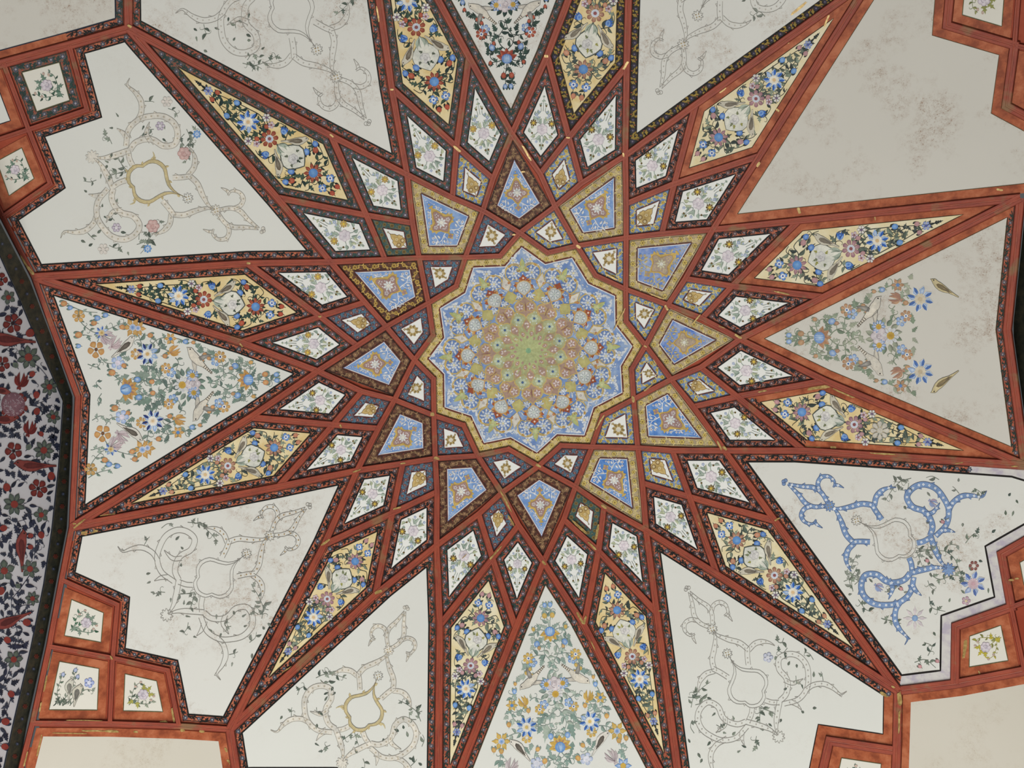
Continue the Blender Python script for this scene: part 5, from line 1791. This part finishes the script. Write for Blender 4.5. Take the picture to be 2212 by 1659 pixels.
# ---- flakes of gold leaf left on the ribs and frames: (x, y, length, width, angle in degrees, height)
RIBH, FLAT = .0142, .0016
FLAKES = [(1338, 690, 62, 5, 118, RIBH), (1420, 640, 40, 5, 20, RIBH), (1322, 598, 34, 6, 27, RIBH), (1440, 664, 16, 9, 60, RIBH), (1504, 690, 34, 5, -50, RIBH), (1415, 782, 16, 4, 60, RIBH), (1395, 748, 9, 5, 30, RIBH),
          (1560, 706, 18, 4, 20, RIBH), (1595, 726, 20, 9, 30, RIBH), (1400, 838, 26, 6, -38, RIBH), (1296, 912, 44, 6, -60, RIBH), (1368, 862, 16, 10, 80, RIBH), (1566, 968, 14, 9, 40, RIBH), (1555, 962, 26, 7, 62, RIBH),
          (1163, 1006, 14, 9, 30, RIBH), (1092, 1082, 60, 7, 62, RIBH), (1104, 1125, 30, 7, 60, RIBH), (1070, 1195, 46, 7, -48, RIBH), (1175, 1216, 13, 8, 50, RIBH), (1253, 1140, 50, 9, 42, RIBH), (1290, 1150, 40, 8, -80, RIBH),
          (1280, 1180, 30, 7, 45, RIBH), (1253, 1335, 34, 9, 60, RIBH), (1264, 1340, 22, 8, -75, RIBH), (1281, 1395, 26, 4, 65, RIBH), (1305, 1095, 16, 8, 30, RIBH), (1426, 1320, 8, 5, 0, RIBH), (1512, 1135, 16, 5, 70, RIBH),
          (1680, 1122, 16, 6, -30, RIBH), (1770, 837, 60, 11, -8, FLAT), (1822, 848, 66, 9, 24, FLAT), (1800, 967, 14, 12, 5, FLAT), (1758, 967, 40, 9, 3, FLAT), (1648, 845, 22, 6, -10, RIBH), (1912, 980, 56, 5, 4, RIBH), (1898, 980, 40, 4, 6, RIBH),
          (2073, 1000, 20, 4, -8, RIBH), (2192, 1007, 16, 5, 0, RIBH), (1690, 632, 36, 6, 12, RIBH), (1726, 455, 16, 10, 75, FLAT), (1890, 470, 14, 5, 80, FLAT), (1786, 45, 32, 7, -68, FLAT), (1726, 18, 50, 9, -40, FLAT),
          (1727, 66, 14, 11, 0, FLAT), (1700, 92, 10, 8, 0, FLAT), (1680, 238, 10, 8, 40, FLAT), (1574, 180, 34, 8, -38, FLAT), (1561, 195, 20, 8, -38, FLAT), (2160, 410, 16, 8, 10, FLAT), (1639, 354, 14, 9, -60, RIBH),
          (1138, 330, 46, 7, 60, RIBH), (1347, 333, 10, 7, 80, RIBH), (1227, 296, 9, 6, 0, RIBH), (1352, 140, 24, 9, -60, RIBH), (987, 320, 22, 9, 40, RIBH), (1180, 120, 10, 10, 0, RIBH), (816, 30, 40, 6, 80, RIBH), (846, 192, 9, 7, 0, RIBH), (716, 292, 12, 7, 40, RIBH),
          (279, 55, 12, 9, 30, RIBH), (56, 572, 56, 7, 58, RIBH), (66, 584, 26, 8, 55, RIBH), (536, 568, 10, 8, 0, RIBH), (690, 683, 8, 7, 0, RIBH), (520, 745, 12, 6, 50, RIBH), (170, 1131, 40, 7, -38, RIBH), (182, 1152, 16, 12, 0, FLAT), (203, 1148, 18, 9, -15, FLAT),
          (230, 1112, 40, 3, -8, RIBH), (406, 1073, 8, 8, 0, FLAT), (160, 1131, 8, 6, 0, RIBH), (104, 1432, 44, 8, 102, FLAT), (98, 1476, 40, 7, 101, FLAT), (87, 1528, 26, 6, 100, FLAT), (242, 1580, 32, 10, 2, FLAT), (293, 1581, 11, 7, 0, FLAT), (394, 1578, 11, 9, 0, FLAT), (436, 1580, 12, 10, 0, FLAT),
          (200, 1579, 60, 5, 1, FLAT), (150, 1584, 80, 4, 1, FLAT), (85, 1610, 60, 5, 103, FLAT), (55, 1640, 40, 6, 104, RIBH), (353, 1560, 19, 10, 0, FLAT), (374, 1545, 38, 8, 80, FLAT), (488, 1620, 12, 9, 60, FLAT), (495, 1646, 14, 9, 50, FLAT),
          (240, 1421, 10, 6, 60, RIBH), (180, 1556, 90, 3, 1, RIBH), (1944, 1510, 36, 14, 84, RIBH), (1943, 1560, 60, 7, 92, RIBH), (1930, 1484, 10, 6, 30, RIBH), (1910, 1500, 24, 12, 30, FLAT), (2084, 1402, 50, 12, 98, FLAT), (2117, 1457, 20, 5, 68, FLAT),
          (2185, 1253, 13, 7, 0, RIBH), (2197, 1250, 10, 6, 0, FLAT), (870, 1001, 14, 5, -10, RIBH), (934, 895, 10, 12, 0, RIBH), (735, 920, 9, 6, 70, RIBH), (770, 1017, 22, 5, -20, RIBH), (857, 1098, 22, 6, -15, RIBH), (702, 1172, 26, 8, -35, RIBH), (817, 1279, 20, 10, -20, RIBH),
          (943, 990, 14, 10, 20, RIBH), (1003, 1202, 16, 3, -45, RIBH), (618, 1447, 30, 4, -35, RIBH), (1130, 370, 10, 6, 0, RIBH), (2046, 20, 40, 9, 92, FLAT), (1110, 506, 8, 6, 0, RIBH), (1250, 532, 12, 10, 30, RIBH)]
RF = random.Random(9)
def rustle(x, y, L, w, deg, h):
    a = math.radians(deg)
    n = 14
    pts = []
    for i in range(n):
        u = 2 * math.pi * i / n
        c, s = math.cos(u), math.sin(u)
        x1 = L * .46 * (abs(c) ** .55) * (1 if c >= 0 else -1) * RF.uniform(.8, 1.08)
        y1 = w * .33 * (abs(s) ** .55) * (1 if s >= 0 else -1) * RF.uniform(.65, 1.15)
        pts.append(V((x, y)) + rotv((x1, y1), a))
    pts.append(V((x, y)))
    q = np.array(pts)
    fc = [[i, (i + 1) % n, n] for i in range(n)]
    return link('gold_patch', on_vault(q, np.full(len(q), h)), fc, 'gold', CEIL)
for f__ in FLAKES:
    rustle(*f__)

# ------------------------------------------------------------------ left wall with its maroon and navy flowers
def poly_interp(P, y):
    P = sorted(P, key=lambda p: p[1])
    return np.interp(y, [p[1] for p in P], [p[0] for p in P])
ys = np.linspace(265, 1885, 80)
wv, wf = [], []
for i, y in enumerate(ys):
    xb = poly_interp(BAND, y)
    for j in range(5):
        wv.append((xb + (-430 - xb) * j / 4, y))
    if i:
        b0 = (i - 1) * 5
        wf += [[b0 + j, b0 + j + 1, b0 + j + 6, b0 + j + 5] for j in range(4)]
WALL = link('wall_left', on_wall(np.array(wv), np.zeros(len(wv))), wf, 'wallwhite')
WALL['kind'] = 'structure'
WALL['label'] = 'white arched wall with maroon and navy flowers and red birds'
bv, bf = [], []
vv = []
ys2 = np.linspace(265, 1885, 86)
for i, y in enumerate(ys2):
    xr = poly_interp(RIM, y); xb = poly_interp(BAND, y)
    bv += [(xr, y), ((xr + xb) / 2, y), (xb - 1, y)]
    if i:
        b0 = (i - 1) * 4
        bf += [[b0 + j, b0 + j + 1, b0 + j + 5, b0 + j + 4] for j in range(3)]
A_ = on_vault(np.array([bv[3 * i] for i in range(len(ys2))]), np.full(len(ys2), .002))
B_ = on_wall(np.array(bv), np.full(len(bv), .004)).reshape(-1, 3, 3)
vv = np.concatenate([A_[:, None, :], B_], 1).reshape(-1, 3)
link('arch_band', vv, bf, 'olive', WALL)

P = Painter(WALL, on_wall, .0012)
WP = [(-130, 560)] + [(p[0] - 3, p[1]) for p in BAND if 545 < p[1] < 1700] + [(-130, 1690)]
P.clip = np.array(WP, float)
edge = [(p[0] - 1.5, p[1]) for p in BAND if 260 < p[1]]
P.sheet('edge_line'); P.stroke(densify(np.array(edge, float), 10), 2.2, 2.2, (40, 44, 58), 2, raw=True)
MAR, MAR2, RED = (112, 44, 44), (140, 66, 60), (150, 62, 56)
GRN, GRN2 = (84, 100, 94), (112, 124, 112)
NAVY = [(48, 56, 78), (40, 48, 66), (58, 66, 84)]
a5 = lambda x, y: (x / 5.53, 600 + y / 5.53)
d1 = lambda x, y: (x * .27125, 810 + y * .27125)
e1 = lambda x, y: (x * .27125, 1209 + y * .27125)
items = [('g', a5(95, 235), 15, 5), ('m', a5(145, 545), 21, 6), ('b', a5(355, 660), 10, 0), ('g', a5(335, 950), 24, 7), ('m', a5(20, 1030), 17, 5), ('u', a5(180, 1045), 7, 0), ('b', a5(380, 1150), 7, 0),
         ('t', a5(250, 1230), 17, 0), ('g', a5(585, 1305), 18, 7), ('b', a5(430, 1400), 8, 0), ('p', a5(150, 1515), 26, 0),
         ('g', d1(420, 335), 15, 6), ('b', d1(290, 290), 8, 0), ('t', d1(235, 425), 16, 0), ('b', d1(325, 470), 6, 0), ('m', d1(105, 605), 19, 5), ('g', d1(345, 600), 21, 8), ('u', d1(225, 575), 7, 0),
         ('b', d1(405, 805), 9, 0), ('m', d1(300, 905), 20, 6), ('b', d1(50, 895), 9, 0), ('g', d1(110, 1030), 23, 8), ('g', d1(325, 1115), 16, 5), ('b', d1(240, 1280), 6, 0), ('b', d1(325, 1275), 8, 0), ('b', d1(240, 1370), 6, 0),
         ('g', d1(235, 1545), 19, 6), ('g', d1(30, 1560), 22, 5), ('u', e1(140, 210), 6, 0), ('g', e1(255, 310), 15, 7), ('b', e1(210, 500), 9, 0), ('b', e1(55, 640), 8, 0), ('g', e1(105, 795), 19, 6), ('b', e1(85, 1070), 8, 0),
         ('b', e1(40, 1290), 9, 0), ('b', e1(35, 1490), 8, 0), ('b', d1(25, 1220), 8, 0), ('m', a5(10, 20), 14, 4), ('b', e1(5, 250), 9, 0)]
WR = random.Random(77)
for _ in range(60):          # the same garden goes on across the wall
    c = (WR.uniform(-125, -28), WR.uniform(580, 1680))
    if all(math.hypot(c[0] - q[1][0], c[1] - q[1][1]) > 26 + q[2] * .8 for q in items):
        items.append((WR.choice('gmgbt'), c, WR.uniform(9, 20), WR.choice((5, 6, 7))))
for kind, c, r, n in items:
    if kind == 'g':
        P.flower(c, r, n, GRN, GRN2, (MAR2, RED), .36, WR.random(), .08, edge=(60, 70, 70))
    elif kind == 'm':
        P.flower(c, r, n, MAR, MAR2, ((50, 34, 40),), .2, WR.random(), edge=(84, 32, 36))
    elif kind == 'b':
        P.bud(c, r, RED, MAR2, WR.uniform(0, 6.28), NAVY[0], 'berry')
    elif kind == 'u':
        P.bud(c, r, GRN2, GRN, WR.uniform(0, 6.28), NAVY[0], 'bud')
    elif kind == 't':
        P.tulip(c, r, -math.pi / 2 + .3, MAR, RED, (84, 30, 34))
    elif kind == 'p':
        for a in (-.6, .4, 1.2, 2.2):
            P.flower(V(c) + rotv((r * .8, 0), a), r * .5, 4, MAR, MAR2, None, sheet='flower')
        P.sheet('flower')
        P.ell(c, r, col=(128, 92, 104), ctr=(146, 112, 124), layer=4, n=18)
        for _ in range(60):
            q = V(c) + rotv((r * .9 * math.sqrt(WR.random()), 0), WR.uniform(0, 6.28))
            P.stroke([q, q + rotv((3.2, 0), WR.uniform(0, 6.28)), q + rotv((4, 0), WR.uniform(0, 6.28))], .9, .6, (206, 190, 200), 4.6, raw=True)
RB = dict(body=(138, 66, 62), wing=(96, 44, 46), shade=(118, 56, 54), line=(84, 40, 42))
P.clip = None
P.bird(d1(445, 730), d1(115, 735), 1, **RB)
P.bird(d1(168, 1570), d1(150, 1240), 1, **RB)
P.bird(a5(420, 778), a5(-160, 740), 1, **RB)
P.bird(e1(245, 425), e1(-60, 560), 1, **RB)
P.bird(a5(-180, 1330), a5(130, 1350), 1, **RB)
P.bird(d1(-130, 350), d1(130, 370), -1, **RB)
P.clip = np.array(WP, float)
# stems and navy leaves filling the ground
for v in ([a5(95, 320), a5(160, 440), a5(150, 520)], [a5(80, 130), a5(95, 200)], [a5(340, 1010), a5(450, 1060), a5(550, 1170), a5(580, 1260)], [a5(260, 760), a5(250, 850), a5(300, 920)], [a5(60, 850), a5(150, 900), a5(260, 910)],
          [d1(80, 500), d1(120, 420), d1(170, 360)], [d1(430, 400), d1(430, 480), d1(400, 560)], [d1(300, 640), d1(280, 720), d1(300, 800)], [d1(320, 980), d1(330, 1050)], [d1(190, 1090), d1(260, 1190), d1(280, 1350), d1(270, 1470)],
          [d1(60, 1140), d1(120, 1170), d1(200, 1150)], [e1(230, 130), e1(160, 230), e1(90, 330), e1(100, 440)], [e1(260, 360), e1(170, 370), e1(110, 450)], [e1(120, 500), e1(145, 640), e1(130, 750)], [e1(80, 860), e1(40, 960), e1(0, 1060)],
          [e1(90, 1080), e1(60, 1180), e1(20, 1260)], [d1(230, 225), d1(320, 220), d1(400, 180)], [d1(230, 240), d1(330, 260), d1(420, 300)]):
    P.vine(v, NAVY[0], NAVY, 1.5, 15, 13, .7, WR, .3)
P.sheet('foliage')
done = [(V(c), r) for _, c, r, _ in items]
for _ in range(5200):
    c = V((WR.uniform(-128, 140), WR.uniform(555, 1655)))
    if not P.ok(c) or any(np.linalg.norm(c - q) < r * .95 + 7.5 for q, r in done):
        continue
    a = WR.uniform(0, 6.28)
    L_ = WR.uniform(15, 24)
    b_, t_ = c - rotv((L_ / 2, 0), a), c + rotv((L_ / 2, 0), a)
    if P.ok(b_) and P.ok(t_):
        if WR.random() < .7:
            P.lobed(b_, t_, L_ * .75, WR.choice(NAVY), 2, 3)
        else:
            P.leaf(b_, t_, L_ * .4, WR.choice(NAVY))
            P.curl(t_, a, 7, 1, NAVY[0], 1.2)
        done.append((c, 6.5))
P.clip = None
yy = 500
i = 0
while yy < 1660:
    c = ((poly_interp(RIM, yy) + poly_interp(BAND, yy)) / 2, yy)
    P.base = .0052
    col = ((132, 58, 46), (112, 50, 40)) if i % 2 == 0 else ((72, 84, 112), (120, 130, 160))
    P.flower(c, 5.2 if i % 2 == 0 else 3.6, 6, col[0], (58, 52, 44), (col[1],), .3, sheet='band_flower')
    yy += 27; i += 1
P.finish()

# ------------------------------------------------------------------ right wall: only its dark upper edge shows
def on_wall_right(q, h):
    d = rays(q)
    t = (2.31 - CAM[0]) / d[:, 0]
    return CAM + t[:, None] * d
RR = [(2640, -420), (2390, 100), (2275, 250), (2218, 427), (2188, 712), (2228, 1005), (2300, 1200), (2425, 1400), (2640, 2060)]
rv, rf = [], []
for i, y in enumerate(np.linspace(-400, 2040, 90)):
    x = np.interp(y, [p[1] for p in RR], [p[0] for p in RR])
    rv.append(on_vault([(x, y)], [.002])[0])
    for e_ in (0, 200, 900):
        rv.append(on_wall_right(np.array([(x + e_, y)], float), 0)[0])
    if i:
        b0 = (i - 1) * 4
        rf += [[b0 + j, b0 + j + 1, b0 + j + 5, b0 + j + 4] for j in range(3)]
WR_ = link('wall_right', np.array(rv), rf, 'olive')
WR_['kind'] = 'structure'
WR_['label'] = 'dark olive upper edge of the right wall'
